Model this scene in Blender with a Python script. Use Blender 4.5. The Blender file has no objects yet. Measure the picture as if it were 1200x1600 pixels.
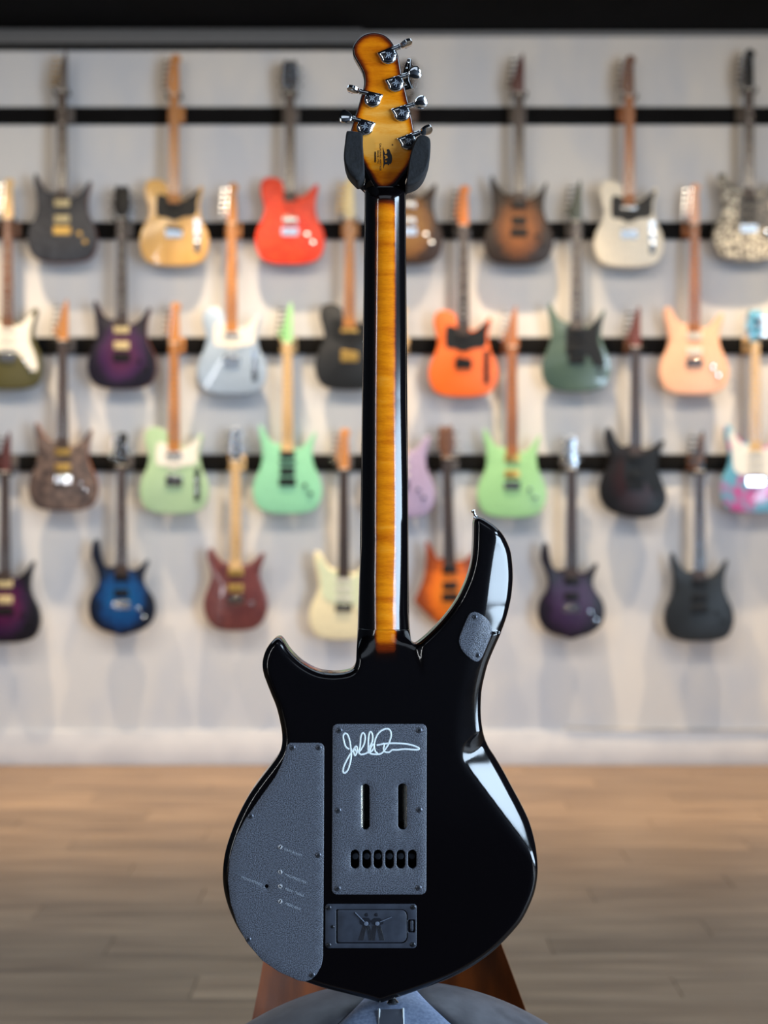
import bpy, bmesh, math, random
import numpy as np
from mathutils import Vector, Matrix
from mathutils.geometry import delaunay_2d_cdt
random.seed(7)
S = bpy.context.scene
COL = S.collection
PI = math.pi
# ------------------------------------------------------------------ camera, world, lights, exposure
FPX = 2320.0          # focal length in pixels of the 1200x1600 frame
CZ = 1.2              # camera height
GY = 1.45             # distance of the guitar in front
WY = 7.05             # distance of the display wall
BY = 6.975            # back plane of the hanging guitars
cam_d = bpy.data.cameras.new('camera')
cam = bpy.data.objects.new('camera', cam_d); COL.objects.link(cam)
cam.location = (0, 0, CZ); cam.rotation_euler = (PI/2, 0, 0)
cam_d.sensor_fit = 'VERTICAL'; cam_d.sensor_height = 24.0
cam_d.lens = FPX/1600*24.0
cam_d.clip_start = 0.05
cam_d.dof.use_dof = True; cam_d.dof.focus_distance = GY+0.01; cam_d.dof.aperture_fstop = 3.1
S.camera = cam
S.view_settings.view_transform = 'Standard'; S.view_settings.look = 'None'
S.view_settings.gamma = 1.0; S.view_settings.use_curve_mapping = False
S.view_settings.exposure = 0.0
S.cycles.use_denoising = True
S.cycles.sample_clamp_indirect = 4.0
S.cycles.max_bounces = 8
w = bpy.data.worlds.new('world'); S.world = w; w.use_nodes = True
w.node_tree.nodes['Background'].inputs[0].default_value = (0.6, 0.75, 1.0, 1)
w.node_tree.nodes['Background'].inputs[1].default_value = 0.05

def area(name, loc, target, sx, sy, power, color, spread=PI):
    l = bpy.data.lights.new(name, 'AREA'); l.shape = 'RECTANGLE'; l.size = sx; l.size_y = sy
    l.energy = power; l.color = color; l.spread = spread
    o = bpy.data.objects.new(name, l); COL.objects.link(o); o.location = loc
    o.rotation_euler = (Vector(target)-Vector(loc)).to_track_quat('-Z', 'Y').to_euler()
    return o
DAY = (0.62, 0.80, 1.0)
# daylight through the shop window behind the camera on the right, and a tall narrow one on the left
area('window_light', (3.93, -0.95, 0.98), (-5, -0.95, 0.98), 3.8, 1.40, 400, DAY)
area('transom_light', (3.93, -0.55, 2.84), (-5, -0.55, 2.84), 2.3, 0.86, 168, DAY)
area('side_window_light', (-3.35, -2.9, 1.55), (-3.35, 5, 1.55), 0.14, 2.7, 55, (0.95, 0.97, 1.0))
# cool ambient fill added over the shop floor, no fixture known there
area('cool_fill_light', (0, 3.2, 3.40), (0, 3.2, 0), 7.0, 2.6, 112, (0.68, 0.83, 1.0))
# warm wash from the track in the middle of the room
area('wash_light', (0, 4.3, 3.30), (0, WY, 1.75), 6.4, 0.35, 34, (1.0, 0.78, 0.52), math.radians(110))
area('rear_fill_light', (0, -1.6, 3.40), (0, 0.2, 1.0), 4.0, 2.0, 25, (0.74, 0.85, 1.0))  # unseen fill added to brighten the headstock and cover plates
# warm track spots washing the display wall
for i in range(6):
    l = bpy.data.lights.new('track_spot', 'SPOT'); l.energy = 300; l.color = (1.0, 0.74, 0.45)
    l.spot_size = math.radians(78); l.spot_blend = 1.0; l.shadow_soft_size = 0.035
    o = bpy.data.objects.new('track_spot', l); COL.objects.link(o)
    o.location = (-3.1+1.24*i, 6.38, 3.36)
    t = Vector((-3.1+1.24*i, 6.52, 0.0))
    o.rotation_euler = (t-o.location).to_track_quat('-Z', 'Y').to_euler()

# ------------------------------------------------------------------ helpers
def L(r, g, b):
    f = lambda c: (c/255/12.92) if c/255 <= 0.04045 else ((c/255+0.055)/1.055)**2.4
    return (f(r), f(g), f(b), 1)
def new_mat(name):
    m = bpy.data.materials.new(name); m.use_nodes = True
    return m, m.node_tree.nodes, m.node_tree.links, m.node_tree.nodes['Principled BSDF']
def setp(b, rough=0.5, metal=0.0, coat=0.0, spec=None):
    b.inputs['Roughness'].default_value = rough; b.inputs['Metallic'].default_value = metal
    b.inputs['Coat Weight'].default_value = coat; b.inputs['Coat Roughness'].default_value = 0.03
    if spec is not None: b.inputs['Specular IOR Level'].default_value = spec
def texco(nd, lk, scale=(1, 1, 1)):
    tc = nd.new('ShaderNodeTexCoord'); mp = nd.new('ShaderNodeMapping')
    mp.inputs['Scale'].default_value = scale
    lk.new(tc.outputs['Object'], mp.inputs['Vector']); return mp.outputs['Vector']
def noise_mat(name, c1, c2, scale=20, stretch=(1, 1, 1), rough=0.5, metal=0.0, coat=0.0, bump=0.0, detail=4, lo=0.35, hi=0.65, spec=None):
    m, nd, lk, b = new_mat(name); setp(b, rough, metal, coat, spec)
    v = texco(nd, lk, stretch)
    n = nd.new('ShaderNodeTexNoise'); n.inputs['Scale'].default_value = scale; n.inputs['Detail'].default_value = detail
    lk.new(v, n.inputs['Vector'])
    r = nd.new('ShaderNodeValToRGB'); r.color_ramp.elements[0].position = lo; r.color_ramp.elements[1].position = hi
    r.color_ramp.elements[0].color = c1; r.color_ramp.elements[1].color = c2
    lk.new(n.outputs['Fac'], r.inputs['Fac']); lk.new(r.outputs['Color'], b.inputs['Base Color'])
    if bump:
        bp = nd.new('ShaderNodeBump'); bp.inputs['Strength'].default_value = bump; bp.inputs['Distance'].default_value = 0.001
        lk.new(n.outputs['Fac'], bp.inputs['Height']); lk.new(bp.outputs['Normal'], b.inputs['Normal'])
    return m
def plain(name, c, rough=0.4, metal=0.0, coat=0.0, spec=None):
    d = tuple(x*0.88 for x in c[:3])+(1,)
    return noise_mat(name, d, c, 60, rough=rough, metal=metal, coat=coat, spec=spec)
def tag(o, label=None, cat=None, group=None, kind=None):
    if label: o['label'] = label
    if cat: o['category'] = cat
    if group: o['group'] = group
    if kind: o['kind'] = kind
    return o
def empty(name, loc, label, cat, group=None):
    o = bpy.data.objects.new(name, None); COL.objects.link(o); o.location = loc; o.empty_display_size = 0.05
    return tag(o, label, cat, group)
def link(name, me, mat, parent=None, smooth=True):
    o = bpy.data.objects.new(name, me); COL.objects.link(o)
    if mat is not None:
        for m in (mat if isinstance(mat, (list, tuple)) else [mat]): me.materials.append(m)
    if smooth and len(me.polygons): me.polygons.foreach_set('use_smooth', [True]*len(me.polygons))
    if parent: o.parent = parent
    return o
def from_pd(name, vs, fs, mat, parent=None, smooth=True, mi=None):
    me = bpy.data.meshes.new(name); me.from_pydata([tuple(v) for v in vs], [], fs); me.update()
    if mi: me.polygons.foreach_set('material_index', mi)
    return link(name, me, mat, parent, smooth)
def from_bm(name, bm, mat, parent=None, smooth=False, angle=None):
    me = bpy.data.meshes.new(name); bmesh.ops.recalc_face_normals(bm, faces=bm.faces); bm.to_mesh(me); bm.free()
    o = link(name, me, mat, parent, smooth)
    if smooth: me.set_sharp_from_angle(angle=math.radians(angle or 40))
    return o
def add_box(bm, x0, x1, y0, y1, z0, z1, bev=0.0, seg=2):
    t = bmesh.new()
    r = bmesh.ops.create_cube(t, size=1.0)
    for v in t.verts:
        v.co = Vector((x0+(x1-x0)*(v.co.x+.5), y0+(y1-y0)*(v.co.y+.5), z0+(z1-z0)*(v.co.z+.5)))
    if bev: bmesh.ops.bevel(t, geom=t.edges[:], offset=bev, segments=seg, affect='EDGES', profile=0.5, clamp_overlap=True)
    merge(bm, t)
def merge(bm, t, mi=None):
    me = bpy.data.meshes.new('tmp')
    if mi is not None:
        for f in t.faces: f.material_index = mi
    t.to_mesh(me); bm.from_mesh(me); t.free(); bpy.data.meshes.remove(me)
def box(name, x0, x1, y0, y1, z0, z1, mat, parent=None, bev=0.0, seg=2):
    bm = bmesh.new(); add_box(bm, x0, x1, y0, y1, z0, z1, bev, seg)
    return from_bm(name, bm, mat, parent, smooth=bev > 0)
def add_lathe(bm, prof, origin, axis, n=24, cap=True, mi=0):
    """prof = [(r, h)] revolved around axis from origin"""
    a = Vector(axis).normalized(); q = a.to_track_quat('Z', 'Y'); o = Vector(origin)
    rings = []
    for r, h in prof:
        rings.append([bm.verts.new(o+q@Vector((r*math.cos(2*PI*k/n), r*math.sin(2*PI*k/n), h))) for k in range(n)])
    for A, B in zip(rings, rings[1:]):
        for k in range(n):
            f = bm.faces.new((A[k], A[(k+1) % n], B[(k+1) % n], B[k])); f.material_index = mi
    if cap:
        bm.faces.new(rings[0][::-1]).material_index = mi; bm.faces.new(rings[-1]).material_index = mi
def lathe(name, prof, origin, axis, mat, parent=None, n=24):
    bm = bmesh.new(); add_lathe(bm, prof, origin, axis, n)
    return from_bm(name, bm, mat, parent, smooth=True)
def add_tube(bm, pts, rad, n=8, mi=0, flat=1.0):
    pts = [Vector(p) for p in pts]
    rads = rad if isinstance(rad, (list, tuple)) else [rad]*len(pts)
    rings = []; up = Vector((0, 1, 0.013)).normalized()
    for i, p in enumerate(pts):
        d = (pts[min(i+1, len(pts)-1)]-pts[max(i-1, 0)])
        d = d.normalized() if d.length > 1e-9 else Vector((0, 0, 1))
        a = d.cross(up)
        if a.length < 1e-3: a = d.cross(Vector((1, 0, 0)))
        a.normalize(); b = d.cross(a).normalized()
        rings.append([bm.verts.new(p+(a*math.cos(2*PI*k/n)+b*math.sin(2*PI*k/n)*flat)*rads[i]) for k in range(n)])
    for A, B in zip(rings, rings[1:]):
        for k in range(n):
            bm.faces.new((A[k], A[(k+1) % n], B[(k+1) % n], B[k])).material_index = mi
    bm.faces.new(rings[0][::-1]).material_index = mi; bm.faces.new(rings[-1]).material_index = mi
def tube(name, pts, rad, mat, parent=None, n=8, flat=1.0):
    bm = bmesh.new(); add_tube(bm, pts, rad, n, flat=flat)
    return from_bm(name, bm, mat, parent, smooth=True, angle=60)
def spline(P, n=8, closed=True):
    P = [np.array(p, float) for p in P]; m = len(P); out = []
    rng = range(m) if closed else range(m-1)
    for i in rng:
        g = lambda k: P[k % m] if closed else P[min(max(k, 0), m-1)]
        p0, p1, p2, p3 = g(i-1), g(i), g(i+1), g(i+2)
        for k in range(n):
            t = k/n
            out.append(0.5*((2*p1)+(-p0+p2)*t+(2*p0-5*p1+4*p2-p3)*t*t+(-p0+3*p1-3*p2+p3)*t**3))
    if not closed: out.append(P[-1])
    return np.array(out)
def resample(P, step, closed=True):
    Q = np.vstack([P, P[:1]]) if closed else P
    s = np.r_[0, np.cumsum(np.linalg.norm(np.diff(Q, axis=0), axis=1))]
    n = max(8, int(round(s[-1]/step))); t = np.linspace(0, s[-1], n, endpoint=not closed)
    return np.c_[np.interp(t, s, Q[:, 0]), np.interp(t, s, Q[:, 1])]
def dist_to(pts, poly, closed=True):
    A = poly if closed else poly[:-1]; B = np.roll(poly, -1, 0) if closed else poly[1:]
    D = B-A; LL = (D**2).sum(1)+1e-12; out = np.empty(len(pts))
    for i in range(0, len(pts), 2000):
        p = pts[i:i+2000, None, :]
        t = np.clip(((p-A)*D).sum(2)/LL, 0, 1)
        out[i:i+2000] = np.sqrt((((A+t[..., None]*D)-p)**2).sum(2).min(1))
    return out
def inside(pts, poly):
    if len(pts) > 20000: return np.concatenate([inside(pts[i:i+20000], poly) for i in range(0, len(pts), 20000)])
    x, y = pts[:, 0:1], pts[:, 1:2]; A = poly; B = np.roll(poly, -1, 0)
    c = ((A[:, 1] > y) != (B[:, 1] > y)) & (x < (B[:, 0]-A[:, 0])*(y-A[:, 1])/(B[:, 1]-A[:, 1]+1e-12)+A[:, 0])
    return (c.sum(1) % 2) == 1
def smooth01(a, b, x):
    t = np.clip((x-a)/(b-a), 0, 1); return t*t*(3-2*t)

# ------------------------------------------------------------------ materials
black_gloss = plain('black_gloss', (0.0022, 0.0022, 0.0026, 1), 0.05, coat=0.0, spec=0.42)
chrome = plain('chrome', L(225, 228, 232), 0.08, 1.0)
steel = plain('brushed_steel', L(170, 172, 176), 0.25, 1.0)
dark_metal = plain('dark_metal', L(60, 62, 68), 0.3, 0.8)
black_screw = plain('black_screw', L(84, 88, 98), 0.3, 0.7)
matte_black = plain('matte_black', L(14, 14, 15), 0.75, spec=0.2)
rubber = noise_mat('foam_rubber', L(9, 10, 13), L(17, 19, 24), 220, rough=0.85, bump=0.6)
ebony = plain('ebony', L(24, 20, 19), 0.35)
def plate_mat():
    m, nd, lk, b = new_mat('textured_plate'); setp(b, 0.42, 0.0, 0.0, 0.6)
    v = texco(nd, lk)
    n = nd.new('ShaderNodeTexNoise'); n.inputs['Scale'].default_value = 1000; n.inputs['Detail'].default_value = 2
    lk.new(v, n.inputs['Vector'])
    r = nd.new('ShaderNodeValToRGB'); r.color_ramp.elements[0].position = 0.36; r.color_ramp.elements[1].position = 0.66
    r.color_ramp.elements[0].color = L(34, 37, 44); r.color_ramp.elements[1].color = L(98, 104, 118)
    lk.new(n.outputs['Fac'], r.inputs['Fac']); lk.new(r.outputs['Color'], b.inputs['Base Color'])
    bp = nd.new('ShaderNodeBump'); bp.inputs['Strength'].default_value = 0.8; bp.inputs['Distance'].default_value = 0.0006
    lk.new(n.outputs['Fac'], bp.inputs['Height']); lk.new(bp.outputs['Normal'], b.inputs['Normal'])
    return m
plate = plate_mat()
box_plastic = noise_mat('battery_plastic', L(46, 50, 60), L(54, 59, 70), 90, rough=0.38, spec=0.4)
box_dark = plain('embossed_dark', L(22, 25, 34), 0.4)
white_ink = plain('white_ink', L(225, 236, 240), 0.5)
grey_ink = plain('grey_ink', L(150, 158, 170), 0.5)
black_ink = plain('black_ink', L(18, 12, 10), 0.5)
def flame_mat():
    m, nd, lk, b = new_mat('flame_maple_burst'); setp(b, 0.12, 0, 0.0, 0.5)
    a = nd.new('ShaderNodeAttribute'); a.attribute_name = 'burst'
    v = texco(nd, lk, (9, 9, 1))
    def nz(scale, st, d=3):
        vv = texco(nd, lk, st); n = nd.new('ShaderNodeTexNoise'); n.inputs['Scale'].default_value = scale; n.inputs['Detail'].default_value = d
        n.inputs['Distortion'].default_value = 0.3
        lk.new(vv, n.inputs['Vector']); return n.outputs['Fac']
    n1 = nz(60, (0.22, 1, 1.6)); n2 = nz(420, (0.5, 1, 2.2)); n3 = nz(14, (0.8, 1, 1))
    def mth(op, x, y):
        k = nd.new('ShaderNodeMath'); k.operation = op
        for i, q in enumerate((x, y)):
            if isinstance(q, (int, float)): k.inputs[i].default_value = q
            else: lk.new(q, k.inputs[i])
        return k.outputs[0]
    s = mth('ADD', mth('MULTIPLY', mth('SUBTRACT', n1, 0.5), 1.15), mth('MULTIPLY', mth('SUBTRACT', n2, 0.5), 0.34))
    s = mth('ADD', s, mth('MULTIPLY', mth('SUBTRACT', n3, 0.5), 0.25))
    f = mth('MULTIPLY', a.outputs['Fac'], mth('ADD', 1.0, s))
    r = nd.new('ShaderNodeValToRGB'); e = r.color_ramp.elements
    e[0].position = 0.0; e[0].color = (0.002, 0.0015, 0.002, 1); e[1].position = 1.0; e[1].color = L(238, 168, 74)
    for p, c in ((0.12, (0.008, 0.002, 0.001, 1)), (0.30, L(108, 36, 4)), (0.48, L(192, 96, 4)), (0.68, L(225, 132, 12)), (0.84, L(232, 150, 44))):
        q = e.new(p); q.color = c
    lk.new(f, r.inputs['Fac']); lk.new(r.outputs['Color'], b.inputs['Base Color'])
    return m
flame = flame_mat()

# ------------------------------------------------------------------ the setting
def planks_mat(seed_col=True):
    m, nd, lk, b = new_mat('oak_plank'); setp(b, 0.42)
    tc = nd.new('ShaderNodeTexCoord'); oi = nd.new('ShaderNodeObjectInfo')
    mp = nd.new('ShaderNodeMapping'); mp.inputs['Scale'].default_value = (1.2, 14, 1)
    ad = nd.new('ShaderNodeVectorMath'); ad.operation = 'ADD'
    sc = nd.new('ShaderNodeVectorMath'); sc.operation = 'SCALE'; sc.inputs['Scale'].default_value = 40
    cb = nd.new('ShaderNodeCombineXYZ'); lk.new(oi.outputs['Random'], cb.inputs[0]); lk.new(oi.outputs['Random'], cb.inputs[1])
    lk.new(cb.outputs[0], sc.inputs[0]); lk.new(tc.outputs['Object'], ad.inputs[0]); lk.new(sc.outputs[0], ad.inputs[1])
    lk.new(ad.outputs[0], mp.inputs['Vector'])
    n = nd.new('ShaderNodeTexNoise'); n.inputs['Scale'].default_value = 1.6; n.inputs['Detail'].default_value = 7
    n.inputs['Distortion'].default_value = 0.5; lk.new(mp.outputs[0], n.inputs['Vector'])
    r = nd.new('ShaderNodeValToRGB'); r.color_ramp.elements[0].position = 0.25; r.color_ramp.elements[1].position = 0.75
    r.color_ramp.elements[0].color = L(90, 70, 53); r.color_ramp.elements[1].color = L(152, 127, 101)
    lk.new(n.outputs['Fac'], r.inputs['Fac'])
    hs = nd.new('ShaderNodeHueSaturation'); mr = nd.new('ShaderNodeMapRange')
    mr.inputs['To Min'].default_value = 0.82; mr.inputs['To Max'].default_value = 1.14
    lk.new(oi.outputs['Random'], mr.inputs['Value']); lk.new(mr.outputs[0], hs.inputs['Value'])
    lk.new(r.outputs['Color'], hs.inputs['Color']); lk.new(hs.outputs['Color'], b.inputs['Base Color'])
    return m
oak = planks_mat()
def wall_paint():
    m, nd, lk, b = new_mat('wall_paint'); setp(b, 0.8, spec=0.2)
    v = texco(nd, lk, (1.0, 1, 0.45))
    n = nd.new('ShaderNodeTexNoise'); n.inputs['Scale'].default_value = 3.2; n.inputs['Detail'].default_value = 4
    lk.new(v, n.inputs['Vector'])
    r = nd.new('ShaderNodeValToRGB'); r.color_ramp.elements[0].position = 0.35; r.color_ramp.elements[1].position = 0.6
    r.color_ramp.elements[0].color = L(196, 200, 208); r.color_ramp.elements[1].color = L(216, 214, 212)
    lk.new(n.outputs['Fac'], r.inputs['Fac']); lk.new(r.outputs['Color'], b.inputs['Base Color'])
    return m
paint = wall_paint()
dark_wall = plain('dark_wall_paint', L(46, 48, 54), 0.85)
ceil_mat = noise_mat('black_ceiling', L(7, 9, 12), L(12, 14, 18), 3, rough=0.95, spec=0.1)
rail_mat = noise_mat('black_rail', L(4, 4, 5), L(10, 10, 12), 9, rough=0.8, spec=0.15)
white_trim = noise_mat('white_trim', L(205, 206, 210), L(218, 218, 220), 5, rough=0.5)
CEIL = 3.478
def struct(name, *a, **k):
    return tag(box(name, *a, **k), kind='structure')
floor = struct('floor', -4.1, 4.1, -3.1, WY+0.1, -0.12, -0.012, noise_mat('subfloor', L(112, 90, 68), L(140, 114, 88), 2, (1, 9, 1), rough=0.5))
struct('ceiling', -4.1, 4.1, -3.1, WY+0.1, CEIL, CEIL+0.1, ceil_mat)
struct('wall_back', -4.1, 4.1, WY, WY+0.1, -0.012, CEIL, paint)
struct('wall_left', -4.1, -4.0, -3.0, WY, -0.012, CEIL, dark_wall)
struct('wall_right', 4.0, 4.1, -3.0, WY, -0.012, CEIL, dark_wall)
struct('wall_front', -4.1, 4.1, -3.1, -3.0, -0.012, CEIL, dark_wall)
bm = bmesh.new(); t = 0.05
for z0, z1, y0, y1 in ((0.24, 1.72, -2.88, 0.98), (2.38, 3.30, -1.73, 0.63)):
    add_box(bm, 3.88, 4.0, y0-t, y0, z0-t, z1+t); add_box(bm, 3.88, 4.0, y1, y1+t, z0-t, z1+t)
    add_box(bm, 3.88, 4.0, y0, y1, z0-t, z0); add_box(bm, 3.88, 4.0, y0, y1, z1, z1+t)
tag(from_bm('window_1', bm, dark_metal), kind='structure')
bm = bmesh.new(); x0, x1, z0, z1 = -3.42, -3.28, 0.17, 2.93
add_box(bm, x0-t, x0, -3.0, -2.88, z0-t, z1+t); add_box(bm, x1, x1+t, -3.0, -2.88, z0-t, z1+t)
add_box(bm, x0, x1, -3.0, -2.88, z0-t, z0); add_box(bm, x0, x1, -3.0, -2.88, z1, z1+t)
tag(from_bm('window_2', bm, dark_metal), kind='structure')
# floor boards in view, laid across the room
PWID, PLEN = 0.178, 1.22
pm = None
row = 0; y = WY-0.002
while y > 3.0 and row < 26:
    off = (row*0.47) % PLEN
    x = -3.0-off
    while x < 3.0:
        x1 = x+PLEN
        if pm is None:
            bm = bmesh.new(); add_box(bm, 0.001, PLEN-0.001, -PWID+0.001, -0.001, -0.012, 0, 0.0012, 1)
            me = bpy.data.meshes.new('floor_plank'); bm.to_mesh(me); bm.free(); me.materials.append(oak); pm = me
        o = bpy.data.objects.new('floor_plank', pm); COL.objects.link(o); o.parent = floor
        o.location = (x, y, 0)
        x = x1
    y -= PWID; row += 1
yb = y
tag(box('board_field', -4, 4, -3, yb, -0.012, -0.0005, noise_mat('oak_field', L(84, 66, 51), L(146, 122, 98), 2.2, (0.8, 9, 1), rough=0.45), floor), kind='stuff')
tag(box('trim_8', -2.4, 2.4, -2.95, 0.4, -0.0005, 0.006, noise_mat('added_dark_mat', L(16, 16, 18), L(26, 26, 29), 300, rough=0.95, spec=0.1)), kind='structure')  # unseen mat added to keep the floor's reflection in the black body dark
# four black slat rails
for i, py in enumerate((180, 360, 540, 723)):
    zc = CZ-(py-800)/FPX*(WY-0.025)
    struct('trim_%d' % (i+1), -3.4, 3.4, WY-0.025, WY, zc-0.040, zc+0.040, rail_mat, bev=0.002)
# baseboard and dark duct cover
bb = struct('baseboard_back', -4, 4, WY-0.018, WY, 0, 0.165, white_trim, bev=0.004)
struct('trim_5', -4, -0.10, WY-0.06, WY, 3.405, CEIL-0.002, plain('grey_duct', L(92, 94, 98), 0.6), bev=0.004)
struct('trim_6', -4, -0.10, WY-0.065, WY, 3.388, 3.405, matte_black)
struct('trim_7', -0.10, 4, WY-0.02, WY, 3.455, CEIL-0.002, plain('dark_cornice', L(120, 123, 128), 0.7))
cb = []
for k in range(40):
    t = k/39; cb.append((0.86+t*2.4, WY-0.018-0.006, 0.165+0.012*max(0, 1-t*6)**1.0+0.004))
o = tube('stripe', cb, 0.004, plain('grey_stripe', L(150, 150, 152), 0.6)); tag(o, 'thin grey cable lying along the top of the white baseboard, at the right', 'stripe')  # thin grey tube following the top edge of the baseboard

# ------------------------------------------------------------------ hanging guitars
def mm(P): return [(x*0.001, y*0.001) for x, y in P]
def mir(P): return P+[(-x, y) for x, y in P[::-1]]
LOWER = [(-118, 250), (-130, 205), (-152, 160), (-162, 110), (-154, 60), (-128, 20), (-75, 2), (0, -2), (75, 2), (128, 20), (154, 60), (162, 110), (152, 160), (130, 205)]
OUT = {
 'single': [(-29, 345), (-32, 372), (-52, 392), (-90, 402), (-122, 394), (-137, 366), (-136, 330), (-124, 285)]+LOWER+[(119, 250), (118, 290), (127, 330), (133, 362), (124, 372), (104, 352), (74, 322), (44, 306), (29, 318)],
 'round_double': [(-29, 330), (-48, 328), (-78, 350), (-102, 392), (-122, 412), (-138, 400), (-140, 365), (-128, 310)]+LOWER+[(118, 250), (122, 300), (136, 350), (136, 376), (122, 380), (100, 352), (74, 322), (46, 306), (29, 314)],
 'sharp_double': [(-29, 326), (-54, 324), (-82, 342), (-104, 376), (-121, 410), (-130, 412), (-133, 380), (-122, 318)]+LOWER+[(116, 250), (118, 305), (127, 344), (134, 376), (126, 380), (102, 346), (78, 318), (46, 300), (29, 308)],
 'crescent': [(-29, 330), (-60, 322), (-86, 340), (-98, 380), (-106, 430), (-116, 452), (-130, 448), (-142, 410), (-140, 366), (-118, 310), (-108, 268), (-116, 228), (-148, 178), (-156, 120), (-140, 68), (-98, 30), (-40, 12), (0, 0), (40, 12), (98, 30), (140, 68), (156, 120), (146, 178), (112, 228), (100, 268), (112, 312), (124, 348), (112, 356), (92, 332), (60, 310), (29, 316)],
 'compact': [(-29, 318), (-60, 322), (-88, 350), (-112, 388), (-130, 378), (-134, 340), (-118, 290), (-114, 250), (-128, 205), (-148, 150), (-148, 95), (-124, 40), (-80, 8), (0, 0), (80, 8), (124, 40), (148, 95), (148, 150), (128, 205), (114, 250), (116, 290), (130, 330), (136, 362), (122, 366), (92, 336), (58, 312), (29, 312)],
 'offset': [(-29, 338), (-58, 330), (-84, 352), (-104, 398), (-122, 420), (-138, 408), (-140, 360), (-122, 300), (-126, 245), (-150, 195), (-168, 140), (-160, 80), (-124, 34), (-60, 8), (10, -4), (80, 2), (124, 30), (146, 74), (142, 124), (122, 170), (104, 220), (108, 270), (124, 320), (138, 352), (124, 360), (92, 336), (54, 318), (29, 320)],
 'angular': [(-29, 330), (-52, 326), (-76, 372), (-100, 410), (-110, 400), (-108, 330), (-120, 250), (-150, 170), (-166, 140), (-160, 118), (-70, 30), (-10, 0), (10, 0), (90, 60), (150, 110), (152, 130), (118, 200), (104, 260), (116, 330), (108, 350), (70, 318), (29, 312)],
}
GUARD = {
 'single': [(-30, 318), (-58, 330), (-80, 322), (-84, 250), (-74, 224), (-44, 222), (0, 206), (44, 222), (92, 228), (108, 250), (108, 295), (122, 345), (112, 352), (86, 330), (56, 306), (34, 300), (30, 304)],
 'full': [(-30, 312), (-60, 322), (-88, 350), (-108, 384), (-120, 384), (-122, 350), (-110, 300), (-104, 240), (-96, 196), (-62, 176), (-42, 172), (42, 170), (66, 146), (100, 96), (132, 84), (140, 110), (124, 170), (104, 220), (106, 280), (122, 340), (116, 352), (86, 326), (56, 300), (34, 294), (30, 300)],
 'half': [(-30, 312), (-48, 296), (-52, 180), (-42, 166), (42, 166), (70, 140), (104, 110), (128, 120), (118, 180), (102, 225), (104, 285), (122, 345), (112, 350), (84, 322), (56, 296), (34, 292), (30, 300)],
}
HEAD = {   # y measured from the nut
 'inline': [(-21, 0), (-22, 18), (-34, 34), (-36, 60), (-30, 110), (-22, 160), (-10, 184), (10, 190), (26, 180), (32, 164), (22, 152), (22, 120), (24, 60), (24, 24), (21, 0)],
 'pointed': [(-21, 0), (-24, 16), (-40, 30), (-40, 44), (-22, 90), (-6, 140), (14, 186), (20, 188), (24, 150), (24, 90), (24, 30), (21, 0)],
 'both_sides': [(-21, 0), (-26, 22), (-38, 50), (-36, 100), (-30, 146), (-16, 152), (0, 144), (16, 152), (30, 146), (36, 100), (38, 50), (26, 22), (21, 0)],
 'four_two': [(-21, 0), (-26, 26), (-36, 60), (-32, 100), (-28, 128), (-14, 150), (6, 156), (24, 144), (26, 120), (20, 100), (28, 66), (32, 40), (24, 16), (21, 0)],
}
def prism(P, y0, y1, bev, seg=2):
    """outline in x,z extruded along y from y0 (back) to y1 (front, smaller y), rims bevelled"""
    bm = bmesh.new()
    a = [bm.verts.new((x, y0, z)) for x, z in P]; f = bm.faces.new(a)
    r = bmesh.ops.extrude_face_region(bm, geom=[f])
    for v in r['geom']:
        if isinstance(v, bmesh.types.BMVert): v.co.y = y1
    bmesh.ops.recalc_face_normals(bm, faces=bm.faces)
    if bev:
        big = sorted(bm.faces, key=lambda f: -len(f.verts))[:2]
        es = {e for f in big for e in f.edges}
        bmesh.ops.bevel(bm, geom=list(es), offset=bev, segments=seg, affect='EDGES', profile=0.5, clamp_overlap=True)
    return bm
def burst_mat(name, inner, mid, edge, coat=0.0, rough=0.38, scale=60, stretch=(1, 1, 1), amount=0.5, metal=0.0):
    m, nd, lk, b = new_mat(name); setp(b, rough, metal, coat, 0.3)
    tc = nd.new('ShaderNodeTexCoord'); mp = nd.new('ShaderNodeMapping')
    mp.inputs['Scale'].default_value = (1/0.165, 0, 1/0.215); mp.inputs['Location'].default_value = (0, 0, -0.17/0.215)
    lk.new(tc.outputs['Object'], mp.inputs['Vector'])
    ln = nd.new('ShaderNodeVectorMath'); ln.operation = 'LENGTH'; lk.new(mp.outputs[0], ln.inputs[0])
    v = texco(nd, lk, stretch); n = nd.new('ShaderNodeTexNoise'); n.inputs['Scale'].default_value = scale; n.inputs['Detail'].default_value = 3
    lk.new(v, n.inputs['Vector'])
    s = nd.new('ShaderNodeMath'); s.operation = 'MULTIPLY_ADD'; s.inputs[1].default_value = amount; lk.new(n.outputs['Fac'], s.inputs[0])
    lk.new(ln.outputs['Value'], s.inputs[2])
    r = nd.new('ShaderNodeValToRGB'); e = r.color_ramp.elements; k = amount*0.5
    e[0].position = min(0.9, 0.30+k*0.7); e[0].color = inner; e[1].position = min(1.0, 0.9+k*0.5); e[1].color = edge
    q = e.new(min(0.95, 0.62+k*0.7)); q.color = mid
    lk.new(s.outputs[0], r.inputs['Fac']); lk.new(r.outputs['Color'], b.inputs['Base Color'])
    return m
_c = {}
def wood(name, a, b, rough=0.45):
    if name not in _c: _c[name] = noise_mat(name, a, b, 26, (3, 3, 0.25), rough=rough)
    return _c[name]
amber = wood('roasted_maple', L(168, 104, 46), L(206, 138, 66))
caramel = wood('caramel_maple', L(150, 88, 42), L(182, 112, 58))
maple = wood('pale_maple', L(216, 176, 118), L(238, 202, 150))
rose = wood('dark_rosewood', L(46, 34, 30), L(72, 54, 46))
brownw = wood('brown_rosewood', L(92, 58, 40), L(122, 80, 54))
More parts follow.
